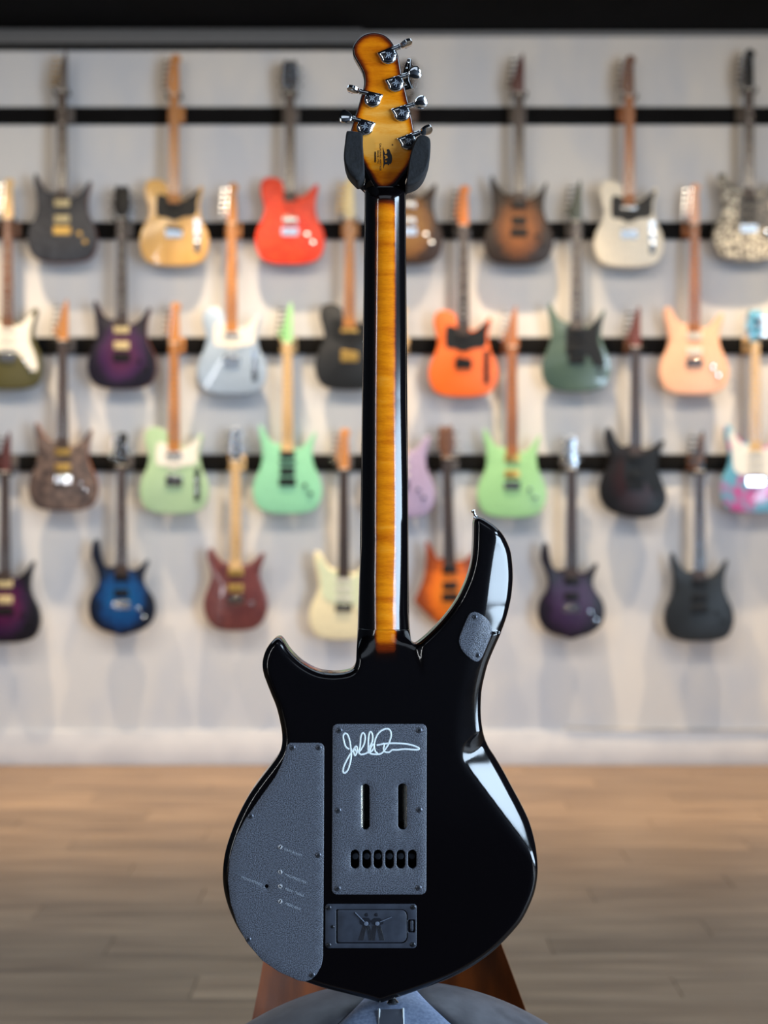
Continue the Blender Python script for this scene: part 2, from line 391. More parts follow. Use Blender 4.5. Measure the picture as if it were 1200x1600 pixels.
greyw = wood('grey_wood', L(74, 68, 66), L(98, 90, 86))
white_p = plain('white_plastic', L(236, 232, 222), 0.35)
cream_p = plain('cream_plastic', L(222, 202, 150), 0.35)
gold_p = plain('gold_cover', L(196, 160, 84), 0.3, 0.6)
black_p = plain('black_plastic', L(9, 9, 10), 0.45, spec=0.3)
peg_m = chrome
KNOB = {}
def mesh_of(bm, mat, smooth=True):
    me = bpy.data.meshes.new('part'); bmesh.ops.recalc_face_normals(bm, faces=bm.faces); bm.to_mesh(me); bm.free()
    me.materials.append(mat)
    if smooth:
        me.polygons.foreach_set('use_smooth', [True]*len(me.polygons)); me.set_sharp_from_angle(angle=math.radians(40))
    return me
SH = {}
def shared(key, fn):
    if key not in SH: SH[key] = fn()
    return SH[key]
def put(name, me, parent, loc=(0, 0, 0), rz=0, ry=0, sx=1):
    o = bpy.data.objects.new(name, me); COL.objects.link(o); o.parent = parent; o.location = loc
    o.rotation_euler = (0, ry, rz); o.scale = (sx, 1, 1); return o
def k_peg(mat, key):
    def fn():
        bm = bmesh.new()
        add_lathe(bm, [(0.006, 0), (0.006, 0.006), (0.0035, 0.007), (0.0035, 0.012)], (0, 0, 0), (0, -1, 0), 10)
        add_tube(bm, [(0, 0.012, 0), (-0.022, 0.012, 0)], 0.003, 8)
        add_box(bm, -0.036, -0.020, 0.006, 0.018, -0.0045, 0.0045, 0.002, 1)
        return mesh_of(bm, mat)
    return shared('peg'+key, fn)
def k_hum(mat, key, w=0.070, h=0.037):
    def fn():
        bm = bmesh.new(); add_box(bm, -w/2, w/2, -0.006, 0, -h/2, h/2, 0.003, 2)
        for r in (-h*0.24, h*0.24):
            for k in range(6): add_lathe(bm, [(0.0022, 0), (0.0022, 0.0012)], (-0.026+0.0104*k, -0.006, r), (0, -1, 0), 6)
        return mesh_of(bm, mat)
    return shared('hum%s%.3f' % (key, h), fn)
def k_knob(mat, key):
    def fn():
        bm = bmesh.new(); add_lathe(bm, [(0.010, 0), (0.0095, 0.010), (0.0085, 0.013), (0.004, 0.0135)], (0, 0, 0), (0, -1, 0), 16)
        return mesh_of(bm, mat)
    return shared('knob'+key, fn)
def k_bridge(mat, key):
    def fn():
        bm = bmesh.new(); add_box(bm, -0.040, 0.040, -0.006, 0, -0.020, 0.018, 0.002, 1)
        for k in range(6): add_box(bm, -0.032+0.0108*k, -0.023+0.0108*k, -0.012, -0.006, -0.010, 0.008, 0.001, 1)
        return mesh_of(bm, mat)
    return shared('bridge'+key, fn)

def guitar(style, cx, yb, label, body, neck, board, head, head_m, guard=None, guard_m=None, pick=(), pick_m='black', dots=None,
           hard='chrome', knobs=2, scale=1.0, tilt=0.0, hang=None, side=None):
    Yf = BY-0.045
    x = (cx-600)/FPX*Yf; z = CZ-(yb-800)/FPX*Yf
    g = empty('electric_guitar', (x, BY, z), label, 'guitar', 'electric guitars hanging on the display wall')
    g.rotation_euler = (0, math.radians(tilt), 0)
    P = resample(spline(mm(OUT[style]), 5), 0.011)
    bo = from_bm('body', prism(P, 0, -0.045, 0.005 if style in ('single', 'angular') else 0.008, 3), [body], g, smooth=True)
    if side is not None:
        bo.data.materials.append(side)
        for p in bo.data.polygons:
            if p.normal.y > -0.55: p.material_index = 1
    nut = 0.795
    hardm = {'chrome': chrome, 'black': black_p, 'gold': gold_p}[hard]
    pm_ = {'black': black_p, 'white': white_p, 'cream': cream_p, 'gold': gold_p, 'chrome': steel}[pick_m]
    ft = -0.045
    if guard:
        gp = resample(spline(mm(GUARD[guard]), 4), 0.012)
        from_bm('pickguard', prism(gp, ft, ft-0.0025, 0), guard_m, g); ft2 = ft-0.0025
    else: ft2 = ft
    # neck
    bm = bmesh.new(); rows = []
    ys = [0.30, 0.40, 0.60, nut]
    for zz in ys:
        hw = 0.028-(zz-0.30)/(nut-0.30)*0.0065
        rows.append([bm.verts.new((-hw*math.cos(PI*k/8), -0.046+0.015*math.sin(PI*k/8), zz)) for k in range(9)])
    for A, B in zip(rows, rows[1:]):
        for k in range(8): bm.faces.new((A[k], A[k+1], B[k+1], B[k]))
        bm.faces.new((A[8], A[0], B[0], B[8]))
    bm.faces.new(rows[0]); bm.faces.new(rows[-1][::-1])
    from_bm('neck', bm, neck, g, smooth=True, angle=60)
    bm = bmesh.new()
    v = [bm.verts.new(p) for p in ((-0.0285, -0.0461, 0.288), (0.0285, -0.0461, 0.288), (0.0215, -0.0461, nut), (-0.0215, -0.0461, nut),
                                    (-0.0275, -0.0525, 0.288), (0.0275, -0.0525, 0.288), (0.0205, -0.0525, nut), (-0.0205, -0.0525, nut))]
    for f in ((0, 1, 2, 3), (7, 6, 5, 4), (0, 4, 5, 1), (1, 5, 6, 2), (2, 6, 7, 3), (3, 7, 4, 0)): bm.faces.new([v[i] for i in f])
    from_bm('fingerboard', bm, board, g)
    def fr():
        bm = bmesh.new()
        for k in range(1, 22):
            zz = nut-0.648*(1-2**(-k/12)); hw = 0.0205+(nut-zz)/(nut-0.288)*0.007
            add_box(bm, -hw, hw, -0.0534, -0.0524, zz-0.001, zz+0.001)
        return mesh_of(bm, steel, False)
    tag(put('frets', shared('frets', fr), g), kind='stuff')
    if dots:
        dm = {'white': white_p, 'black': black_p}[dots]
        def dt():
            bm = bmesh.new()
            for k in (3, 5, 7, 9, 12, 15, 17, 19):
                zz = nut-0.648*(1-2**(-(k-0.5)/12))
                add_lathe(bm, [(0.0042, 0), (0.0042, 0.0004)], (0, -0.0524, zz), (0, -1, 0), 10)
            return mesh_of(bm, dm, False)
        tag(put('fret_markers', shared('dots'+dots, dt), g), kind='stuff')
    put('nut', shared('nut', lambda: (lambda b: (add_box(b, -0.0215, 0.0215, -0.0545, -0.040, -0.002, 0.003), mesh_of(b, white_p, False))[1])(bmesh.new())), g, (0, 0, nut))
    hp = [(a*0.001, nut+0.001+b*0.001) for a, b in HEAD[head]]
    hp = resample(spline(hp, 4), 0.006)
    from_bm('headstock', prism(hp, -0.029, -0.043, 0.002, 2), head_m, g, smooth=True)
    if head in ('inline', 'pointed'):
        pts = [(-0.030+0.0042*k*(1.0 if head == 'pointed' else 0.6), 0.036+0.0245*k, 1) for k in range(6)]
    elif head == 'both_sides':
        pts = [(s*(-0.027+0.002*k), 0.036+0.040*k, s) for s in (1, -1) for k in range(3)]
    else:
        pts = [(-0.026+0.002*k, 0.034+0.032*k, 1) for k in range(4)]+[(0.022-0.003*k, 0.044+0.05*k, -1) for k in range(2)]
    kp = k_peg(hardm, hard)
    for a, b, s in pts:
        o = put('tuning_peg', kp, g, (a*0.8, -0.043, nut+b), 0, 0, s)
    # strings
    def st():
        bm = bmesh.new()
        for k in range(6):
            xa = -0.0175+0.007*k; xb = -0.026+0.0104*k
            add_tube(bm, [(xa, -0.0555, nut), (xb, -0.0575, 0.150)], 0.0005, 4)
        return mesh_of(bm, steel)
    tag(put('strings', shared('strings', st), g), kind='stuff')
    put('bridge', k_bridge(hardm, hard), g, (0, ft, 0.147))
    for kind, zz in pick:
        me = k_hum(pm_, pick_m) if kind == 'h' else k_hum(pm_, pick_m, 0.078, 0.017)
        put('pickup', me, g, (0, ft2, zz), 0, math.radians(9) if kind == 't' else 0)
    if guard == 'single':
        def cp():
            bm = bmesh.new(); add_box(bm, -0.014, 0.014, -0.0025, 0, -0.078, 0.078, 0.001, 1); return mesh_of(bm, hardm)
        put('control_plate', shared('cp'+hard, cp), g, (0.108, ft, 0.135))
        ks = [(0.108, 0.150), (0.108, 0.105)]; off = ft-0.0025
    else: ks = [(0.082, 0.130), (0.108, 0.092), (0.122, 0.15)]; off = ft2 if guard else ft
    for k in range(knobs): put('knob', k_knob(hardm, hard), g, (ks[k][0], off, ks[k][1]))
    return g, x, z, nut
def hanger(x, z, nut, row_px, wood_m, lab):
    zr = CZ-(row_px-800)/FPX*(WY-0.025)
    yb_ = WY-0.025; zn = z+nut-0.012
    h = empty('wall_hanger', (x, yb_, zr), lab, 'hanger', 'wall hangers holding the displayed guitars')
    def bk():
        bm = bmesh.new(); add_box(bm, -0.040, 0.040, -0.018, 0, -0.037, 0.037, 0.004, 2); return mesh_of(bm, wood_m)
    put('base_block', shared('hb'+wood_m.name, bk), h)
    dz = zn-zr
    tube('arm', [(0, -0.018, 0), (0, -0.030, dz*0.5), (0, -0.050, dz), (0, -0.064, dz)], 0.004, dark_metal, h)
    for s in (-1, 1):
        tube('yoke_prong', [(0, -0.064, dz), (s*0.018, -0.066, dz), (s*0.031, -0.078, dz+0.001), (s*0.033, -0.105, dz+0.004), (s*0.032, -0.118, dz+0.012)], [0.004, 0.006, 0.0065, 0.0065, 0.006], rubber, h)

def solid(n, c, rough=0.38, coat=0.0, metal=0): return plain(n, c, rough, metal, coat)
HH = (('h', 0.275), ('h', 0.200)); HSH = (('h', 0.275), ('s', 0.235), ('h', 0.195)); SSS = (('s', 0.275), ('s', 0.235), ('s', 0.195)); TT = (('s', 0.272), ('t', 0.170))
T_ = 't'
side_mahog = wood('mahogany_side', L(104, 52, 34), L(132, 70, 46))
G = [
 # row, style, cx, yb, label, body, neck, board, headstyle, headmat, kwargs
 (0, 'sharp_double', 97, 409, 'charcoal double-cutaway guitar with cream pickups and brown edges, top row at far left',
  noise_mat('charcoal_top', L(28, 32, 42), L(52, 56, 66), 40, rough=0.38, coat=0.0, spec=0.35), rose, rose, 'pointed', greyw, dict(pick=HH, pick_m='cream', hard='gold', dots='white', side=side_mahog)),
 (0, 'single', 272, 414, 'butterscotch single-cutaway guitar with black pickguard and amber neck, top row',
  noise_mat('butterscotch', L(208, 158, 84), L(226, 178, 102), 9, (4, 1, 0.6), rough=0.3, coat=0.5), amber, amber, 'inline', amber, dict(guard='single', guard_m=black_p, pick=TT, pick_m='black')),
 (0, 'single', 453, 411, 'bright red mottled single-cutaway guitar with dark neck and silver bridge',
  noise_mat('red_quilt', L(206, 36, 14), L(240, 74, 34), 55, rough=0.38, coat=0.0, spec=0.35), rose, rose, 'both_sides', black_p, dict(pick=(('h', 0.20),), pick_m='chrome')),
 (0, 'single', 638, 411, 'tan and brown burst guitar in the top row, half hidden behind the front guitar neck',
  burst_mat('tan_burst', L(176, 122, 58), L(150, 98, 44), L(52, 32, 22)), brownw, rose, 'both_sides', rose, dict(pick=HH, pick_m='chrome')),
 (0, 'sharp_double', 811, 412, 'brown burst double-cutaway guitar with dark reddish headstock, top row right of the front guitar',
  burst_mat('brown_burst', L(124, 74, 32), L(90, 52, 22), L(30, 18, 12)), rose, rose, 'pointed', wood('red_brown', L(70, 28, 24), L(92, 40, 32)), dict(pick=HH, pick_m='black', hard='black')),
 (0, 'single', 983, 416, 'cream white single-cutaway guitar with black pickguard and caramel neck, top row',
  solid('cream_white', L(240, 230, 210)), caramel, caramel, 'inline', brownw, dict(guard='single', guard_m=black_p, pick=TT, pick_m='chrome')),
 (0, 'round_double', 1170, 406, 'black and white floral patterned guitar with cream upper horn, top row at far right',
  noise_mat('floral_print', L(52, 48, 44), L(214, 208, 192), 60, rough=0.38, coat=0.0, spec=0.35, lo=0.44, hi=0.56), rose, rose, 'inline', black_p, dict(guard='half', guard_m=noise_mat('dark_floral_guard', L(30, 28, 28), L(110, 104, 96), 70, rough=0.3, lo=0.5, hi=0.62), pick=SSS, pick_m='black', dots='white')),
 (1, 'round_double', 12, 608, 'olive green double-cutaway guitar with large white pickguard at the left edge, second row',
  solid('olive_body', L(74, 70, 28)), brownw, brownw, 'inline', maple, dict(guard='full', guard_m=white_p, pick=SSS, pick_m='white', dots='white')),
 (1, 'sharp_double', 190, 607, 'deep purple burst double-cutaway guitar with two cream pickups, second row',
  burst_mat('purple_burst', L(78, 24, 66), L(52, 18, 66), L(14, 8, 28), scale=12), rose, rose, 'both_sides', black_p, dict(pick=HH, pick_m='cream', dots='white', hard='black', side=side_mahog)),
 (1, 'single', 362, 615, 'pale metallic blue single-cutaway guitar with white pickguard, second row',
  solid('ice_blue', L(166, 184, 204), 0.3, 0.4, 0.2), amber, amber, 'inline', amber, dict(guard='single', guard_m=white_p, pick=TT, pick_m='chrome')),
 (1, 'single', 546, 608, 'black single-cutaway guitar with gold pickups, second row just left of the front guitar neck',
  solid('gloss_black_bg', L(7, 7, 7)), amber, amber, 'inline', cream_p, dict(guard='single', guard_m=black_p, pick=TT, pick_m='gold', hard='gold')),
 (1, 'single', 724, 619, 'vivid orange single-cutaway guitar with black pickguard and dotted dark neck',
  solid('vivid_orange', L(240, 106, 18)), rose, rose, 'inline', solid('orange_head', L(232, 130, 40)), dict(guard='single', guard_m=black_p, pick=TT, pick_m='black', hard='black', dots='white')),
 (1, 'sharp_double', 901, 611, 'dark green double-cutaway guitar with black pickguard, second row',
  noise_mat('dark_green_body', L(56, 78, 72), L(76, 98, 84), 5, rough=0.3, coat=0.5), greyw, greyw, 'pointed', solid('olive_head', L(66, 74, 54)), dict(guard='half', guard_m=black_p, pick=HSH, pick_m='black', hard='black', dots='white')),
 (1, 'round_double', 1085, 616, 'shell pink double-cutaway guitar with two white pickups, second row',
  solid('shell_pink', L(246, 188, 154)), caramel, caramel, 'inline', solid('pink_head', L(236, 176, 142)), dict(pick=HH, pick_m='white')),
 (2, 'sharp_double', 98, 798, 'grey-brown burl double-cutaway guitar with dark neck and orange-brown headstock, third row at left',
  noise_mat('burl_top', L(48, 40, 42), L(112, 94, 86), 26, rough=0.36, coat=0.0, detail=8), rose, rose, 'pointed', amber, dict(pick=HH, pick_m='gold', side=wood('orange_side', L(128, 72, 42), L(156, 92, 54)))),
 (2, 'single', 272, 802, 'sage green single-cutaway guitar with white pickguard, third row',
  noise_mat('sage', L(152, 184, 148), L(172, 202, 162), 3, rough=0.3, coat=0.4), amber, amber, 'inline', amber, dict(guard='single', guard_m=white_p, pick=TT, pick_m='chrome')),
 (2, 'sharp_double', 449, 802, 'mint green double-cutaway guitar with black pickups and pale maple neck, third row',
  solid('mint', L(142, 212, 172)), maple, maple, 'pointed', solid('mint_head', L(160, 222, 150)), dict(pick=HSH, pick_m='black', hard='black')),
 (2, 'round_double', 626, 808, 'lavender guitar in the third row, mostly hidden behind the front guitar neck',
  solid('lavender', L(166, 150, 184)), maple, maple, 'inline', maple, dict(pick=SSS, pick_m='white')),
 (2, 'sharp_double', 800, 808, 'pastel apple green double-cutaway guitar with caramel neck above the front guitar horn',
  solid('pastel_green', L(152, 206, 146)), caramel, caramel, 'pointed', caramel, dict(pick=HH, pick_m='gold', scale=1.05)),
 (2, 'offset', 993, 808, 'dark red-black offset guitar with black pickguard and brown neck, third row',
  burst_mat('oxblood', L(42, 14, 16), L(32, 11, 13), L(11, 7, 8)), brownw, rose, 'pointed', wood('red_brown2', L(104, 44, 30), L(124, 58, 40)), dict(guard='half', guard_m=black_p, pick=(('h', 0.275), ('h', 0.19)), pick_m='black', hard='black')),
 (2, 'round_double', 1180, 801, 'pink and blue swirl guitar with white pickguard at the right edge, third row',
  noise_mat('swirl', L(188, 74, 146), L(92, 160, 190), 15, rough=0.3, coat=0.5, detail=6, lo=0.44, hi=0.56), maple, maple, 'both_sides', noise_mat('blue_head', L(30, 50, 70), L(90, 180, 220), 22, lo=0.45, hi=0.55), dict(guard='full', guard_m=white_p, pick=SSS, pick_m='white')),
 (3, 'sharp_double', 8, 1004, 'dark magenta and purple burst guitar at the left edge, bottom row',
  burst_mat('magenta_burst', L(88, 12, 64), L(44, 10, 52), L(10, 6, 18)), rose, rose, 'pointed', wood('red_brown3', L(70, 30, 30), L(92, 44, 40)), dict(pick=HH, pick_m='cream', hard='black')),
 (3, 'crescent', 190, 994, 'bright blue long-horned guitar with pointed base, bottom row',
  burst_mat('blue_burst', L(6, 84, 140), L(5, 60, 116), L(3, 14, 36), scale=30), rose, rose, 'four_two', black_p, dict(pick=HH, pick_m='black')),
 (3, 'compact', 368, 986, 'burgundy brown compact guitar with gold pickups and pale maple neck, bottom row',
  noise_mat('burgundy', L(86, 40, 42), L(112, 58, 54), 40, rough=0.3, coat=0.5), maple, maple, 'four_two', steel, dict(pick=HH, pick_m='gold', knobs=1)),
 (3, 'round_double', 537, 999, 'cream double-cutaway guitar with pale mint pickguard, bottom row left of the front guitar',
  solid('cream_body', L(234, 224, 186)), rose, rose, 'inline', amber, dict(guard='full', guard_m=plain('mint_guard', L(214, 224, 190), 0.35), pick=SSS, pick_m='white', hard='chrome')),
 (3, 'angular', 705, 982, 'orange angular guitar with pointed wings behind the upper horn of the front guitar',
  burst_mat('orange_angular', L(226, 124, 30), L(214, 104, 22), L(130, 56, 16)), rose, rose, 'both_sides', brownw, dict(pick=HH, pick_m='black', hard='black', tilt=-1.5)),
 (3, 'crescent', 893, 999, 'dark purple long-horned guitar with pointed base, bottom row right of the front guitar',
  burst_mat('violet_burst', L(60, 32, 72), L(46, 24, 58), L(18, 10, 26), scale=30), rose, rose, 'four_two', steel, dict(pick=HH, pick_m='black', hard='chrome')),
 (3, 'sharp_double', 1093, 1002, 'satin black double-cutaway guitar with brown neck, bottom row at the right',
  plain('satin_black_body', L(8, 11, 13), 0.42), brownw, rose, 'pointed', noise_mat('blue_brown_head', L(40, 58, 76), L(112, 80, 60), 24, lo=0.45, hi=0.55), dict(pick=HH, pick_m='black', hard='black')),
]
ROWPX = (180, 360, 540, 723)
HW = {'roasted_maple': amber, 'caramel_maple': caramel, 'pale_maple': maple, 'dark_rosewood': greyw, 'brown_rosewood': brownw, 'grey_wood': greyw}
for row, st, cx, yb_, lab, body, neck, board, hs, hm, kw in G:
    g, x, z, nut = guitar(st, cx, yb_, lab, body, neck, board, hs, hm, **kw)
    hanger(x, z, nut, ROWPX[row], HW.get(neck.name, greyw), 'wooden block hanger with rubber yoke holding the '+lab.split(',')[0].split(' with ')[0].replace(' in the top row', '').replace(' in the third row', '').split(' behind ')[0].split(' at the ')[0])

# ------------------------------------------------------------------ the guitar in front (all in photo pixels, 1 px = 0.625 mm)
U = 1/1600.0
RX, RY = 600, 1568
root = empty('front_guitar', ((RX-600)*U, GY, CZ-(RY-800)*U), 'large black electric guitar seen from behind in the foreground, with sunburst neck', 'guitar')
def P3(x, y, d): return ((x-RX)*U, d*U, -(y-RY)*U)
BODY = [(556, 1035), (549, 1048), (525, 1053), (497, 1050), (473, 1038), (457, 1024), (448, 1013), (441, 1002), (435, 997), (427, 1000), (417, 1012), (411, 1026), (409, 1040), (411, 1054), (416, 1068), (423, 1086),
        (431, 1106), (437, 1130), (440, 1150), (439, 1168), (433, 1183), (420, 1201), (403, 1223), (387, 1246), (372, 1274), (360, 1303), (351, 1332), (347, 1360), (347.5, 1385), (352, 1408), (360, 1431), (373, 1457),
        (392, 1482), (416, 1506), (441, 1522), (466, 1533), (503, 1546), (546, 1557), (577, 1565), (594, 1570), (608, 1566), (638, 1556), (669, 1545), (700, 1533), (728, 1519), (752, 1504), (775, 1486), (797, 1464), (816, 1441),
        (829, 1416), (837, 1394), (841, 1370), (841, 1347), (838, 1320), (830, 1290), (818, 1264), (804, 1238), (790, 1212), (777, 1190), (766, 1173), (758, 1153), (753.5, 1130), (752.5, 1105), (754, 1080), (758, 1060), (764, 1038),
        (773, 1016), (783, 994), (793, 969), (800, 943), (803.5, 918), (804, 893), (801, 866), (795, 849), (786, 834), (775, 823), (763, 814.5), (752, 808.5), (745, 808.5), (741.5, 814), (740.8, 832), (740, 855), (737.5, 878),
        (730.5, 904), (718, 932), (703, 955), (686, 975.5), (669, 992.5), (655, 1004.5), (647.5, 1008), (643, 1004)]
LY = [240, 290, 450, 620, 850, 900, 1040]; LX = [570, 570, 567.5, 565, 563, 560.5, 556]
RYs = [240, 290, 450, 620, 760, 960, 1010]; RXs = [634, 634, 635, 635.6, 638, 639.5, 643]
nl = lambda y: np.interp(y, LY, LX); nr = lambda y: np.interp(y, RYs, RXs)
CUT = 985.0
sp = spline(BODY, 4, closed=False)
full = np.vstack([[(nl(y), y) for y in np.arange(900, 1034, 6.0)], sp, [(nr(y), y) for y in np.arange(1000, 899, -6.0)]])
bclosed = np.vstack([sp, [(625, 1012), (600, 1019), (575, 1029)]])
tongue = np.vstack([[(nl(y), y) for y in np.arange(CUT, 1034, 3.0)], sp, [(nr(y), y) for y in np.arange(1001, CUT-1, -3.0)]])
tongue = resample(tongue, 3.0)
Rr = 12.0; TH = 64.0; EDGE = 54.0
def ro(d, r=Rr):
    k = np.clip(r-d, 0, r); return r-np.sqrt(np.maximum(r*r-k*k, 0))
def neckd(x, y):
    xl, xr = nl(y), nr(y); u = np.clip(np.abs((x-(xl+xr)/2)/((xr-xl)/2)), 0, 1)
    ap = np.interp(y, [240, 300, 800, 860, 920, 985, 1035, 1070], [27, 26, 24, 22, 17.5, 11, 6.5, 3.5])
    return EDGE-(EDGE-ap)*np.sqrt(np.maximum(1-u**2.0, 0))
CRY = [780, 850, 900, 955, 1030, 1100, 1150, 1180, 1193, 1338, 1400]
CRX = [790, 772, 764, 757, 733, 717, 712, 717, 724, 834, 882]
def contour(x, y):
    xc = sum(np.interp(y+o, CRY, CRX) for o in (-15, -9, -3, 3, 9, 15))/6
    v = y+0.8*(x-725)
    k = np.interp(v, [780, 960, 1010, 1060, 1165, 1192, 1300, 1420], [0.50, 0.48, 0.27, 0.22, 0.22, 0.54, 0.56, 0.60])
    k = np.where(y < 990, np.interp(y, [830, 950, 1000], [0.52, 0.50, 0.30]), k)
    t = (x-xc); s = 3.0
    return k*(s*np.logaddexp(0, np.clip(t/s, -30, 60))) * smooth01(690, 715, x)
def scoop(x, y):   # hollow on the inner side of the left horn
    t = (1050-y)-(x-430)*0.25
    return 0.0
def body_depth(p):
    x, y = p[:, 0], p[:, 1]
    df = dist_to(p, full, closed=False)
    B = ro(df)+contour(x, y)
    xl, xr = nl(y), nr(y); u = np.abs((x-(xl+xr)/2)/((xr-xl)/2))
    ap = np.interp(y, [240, 300, 800, 860, 920, 985, 1035, 1070], [27, 26, 24, 22, 17.5, 11, 6.5, 3.5])
    side_ = smooth01(580, 620, x); yc = 1037-29*side_; y0 = 972+8*side_
    t = np.clip((yc-y)/(yc-y0), 0, 1); E = ap+(EDGE-ap)*t*t*(3-2*t)
    N = E-(E-ap)*np.sqrt(np.maximum(1-np.minimum(u, 1)**2, 0))
    w = np.maximum(smooth01(CUT, 1068, y), smooth01(1.0, 1.45, u))
    D = N*(1-w)+B*w
    cav = (x > 526) & (x < 658) & (y > 1139) & (y < 1389)
    D = np.where(cav, 34.0, D)
    return np.minimum(D, EDGE-1)
def bfun(x, y):
    l0 = np.interp(y, [300, 1000], [588.0, 587.0]); r0 = np.interp(y, [300, 600, 1000], [617.5, 617.5, 618.5])
    return smooth01(l0-5, l0+4, x)*smooth01(r0+5, r0-4, x)*smooth01(296, 326, y)*smooth01(1038, 985, y)*0.62
def hfield(outline, holes, depth_fn, step, rings, front_fn, ring_d=None):
    """triangulated relief: back surface depth_fn, front surface front_fn, vertical rim between"""
    loops = [outline]+list(holes); pts = [np.asarray(outline)]
    for h in holes: pts.append(np.asarray(h))
    edges = []; n0 = 0
    for lp in loops:
        m = len(lp); edges += [(n0+i, n0+(i+1) % m) for i in range(m)]; n0 += m
    nb = n0
    if rings:
        for lp, sg in zip(loops, [1]+[-1]*len(holes)):
            t = np.roll(lp, -1, 0)-np.roll(lp, 1, 0); t /= np.linalg.norm(t, axis=1)[:, None]+1e-9
            nrm = np.c_[-t[:, 1], t[:, 0]]
            ar = (lp[:, 0]*np.roll(lp[:, 1], -1)-np.roll(lp[:, 0], -1)*lp[:, 1]).sum()
            if ar < 0: nrm = -nrm
            nrm *= sg
            for r in rings:
                q = lp+nrm*r
                ok = (dist_to(q, lp) > r*0.96)
                for o2 in loops:
                    if o2 is not lp: ok &= dist_to(q, o2) > r*0.96
                ok &= inside(q, loops[0])
                pts.append(q[ok])
    mx = max(rings) if rings else 0
    x0, y0 = outline.min(0); x1, y1 = outline.max(0)
    gx, gy = np.meshgrid(np.arange(x0, x1, step), np.arange(y0, y1, step))
    gx = gx+((np.arange(gx.shape[0]) % 2)*step*0.5)[:, None]
    q = np.c_[gx.ravel(), gy.ravel()]; q = q[inside(q, outline)]
    ok = dist_to(q, outline) > mx+step*0.5
    for h in holes: ok &= (~inside(q, h)) & (dist_to(q, h) > mx+step*0.5)
    pts.append(q[ok])
    allp = np.vstack(pts)
    r = delaunay_2d_cdt([Vector(p) for p in allp], edges, [], 0, 1e-4)
    V = np.array([tuple(v) for v in r[0]]); F = np.array([f for f in r[2] if len(f) == 3])
    c = V[F].mean(1); ok = inside(c, outline)
    for h in holes: ok &= ~inside(c, h)
    F = F[ok]
    e = {}
    for f in F:
        for a, b in ((f[0], f[1]), (f[1], f[2]), (f[2], f[0])): e[(a, b)] = 1
    bd = [(a, b) for a, b in e if (b, a) not in e]
    D1 = depth_fn(V); D2 = front_fn(V); n = len(V)
    vs = [P3(V[i, 0], V[i, 1], D1[i]) for i in range(n)]+[P3(V[i, 0], V[i, 1], max(D2[i], D1[i]+0.2)) for i in range(n)]
    fs = [tuple(int(k) for k in f) for f in F]+[tuple(int(k)+n for k in f[::-1]) for f in F]
    fs += [(int(b), int(a), int(a)+n, int(b)+n) for a, b in bd]
    return vs, fs, V
def hf_obj(name, args, mat, parent, burst=None, flip=True):
    vs, fs, V = hfield(*args)
    me = bpy.data.meshes.new(name); me.from_pydata(vs, [], fs)
    bm = bmesh.new(); bm.from_mesh(me); bmesh.ops.recalc_face_normals(bm, faces=bm.faces); bm.to_mesh(me); bm.free(); me.update()
    if burst is not None:
        a = me.attributes.new('burst', 'FLOAT', 'POINT'); b = burst(V); a.data.foreach_set('value', np.r_[b, b].astype(np.float32))
    o = link(name, me, mat, parent, True); return o
def dfull(p): return dist_to(p, full, closed=False)
body = hf_obj('body', (tongue, [], body_depth, 4.2, [0.25, 0.9, 2.0, 3.4, 5.0, 7.0, 9.2, 12.0], lambda p: TH-ro(dfull(p))), flame, root,
              burst=lambda p: bfun(p[:, 0], p[:, 1])*(p[:, 1] < 1040))
# neck
ys = np.r_[np.arange(284, 300, 2.0), np.arange(300, CUT, 5.0), CUT]
vs = []; fs = []; bu = []; M = 34
for i, y in enumerate(ys):
    xl, xr = nl(y), nr(y)
    for k in range(M+1):
        u = -math.cos(PI*k/M); x = (xl+xr)/2+u*(xr-xl)/2
        d = float(neckd(np.array([x]), np.array([y]))[0])
        d += 9*float(smooth01(302, 284, y))*(1-abs(u)**3)*0.7
        vs.append(P3(x, y, min(d, EDGE)))
        bu.append(float(bfun(x, y)))
for i in range(len(ys)-1):
    for k in range(M):
        a = i*(M+1)+k; fs.append((a, a+1, a+M+2, a+M+1))
    a = i*(M+1); fs.append((a, a+M+1, a+2*M+1, a+M))
neck = from_pd('neck', vs, fs, flame, root)
at = neck.data.attributes.new('burst', 'FLOAT', 'POINT'); at.data.foreach_set('value', bu)
# fingerboard with frets and side dots
bm = bmesh.new()
q = [(nl(300)-0.6, 288), (nr(300)+0.6, 288), (nr(985)+0.8, 1120), (nl(985)-0.8, 1120)]
q = [(569.2, 288), (634.6, 288), (639.5, 900), (642, 1120), (556, 1120), (561, 900)]
A = [bm.verts.new(P3(x, y, EDGE)) for x, y in q]; B = [bm.verts.new(P3(x, y, 70)) for x, y in q]
bm.faces.new(A); bm.faces.new(B[::-1])
for i in range(len(q)): bm.faces.new((A[i], B[i], B[(i+1) % len(q)], A[(i+1) % len(q)]))
from_bm('fingerboard', bm, ebony, root)
bm = bmesh.new()
for k in range(1, 25):
    y = 290+1036*(1-2**(-k/12)); l = np.interp(y, [288, 900, 1120], [569.0, 560.8, 556]); r = np.interp(y, [288, 900, 1120], [634.8, 639.8, 642])
    add_tube(bm, [P3(l, y, 70.3), P3(r, y, 70.3)], 1.1*U, 6)
tag(from_bm('frets', bm, steel, root, True), kind='stuff')
bm = bmesh.new()
for k in (3, 5, 7, 9, 12, 15, 17, 19, 21):
    y = 290+1036*(1-2**(-(k-0.5)/12)); add_lathe(bm, [(1.4*U, 0), (1.4*U, 0.6*U)], P3(np.interp(y, [288, 900], [569.0, 560.9])+0.1, y, 60), (-1, 0, 0), 8)
tag(from_bm('side_dots', bm, white_ink, root), kind='stuff')
bm = bmesh.new()
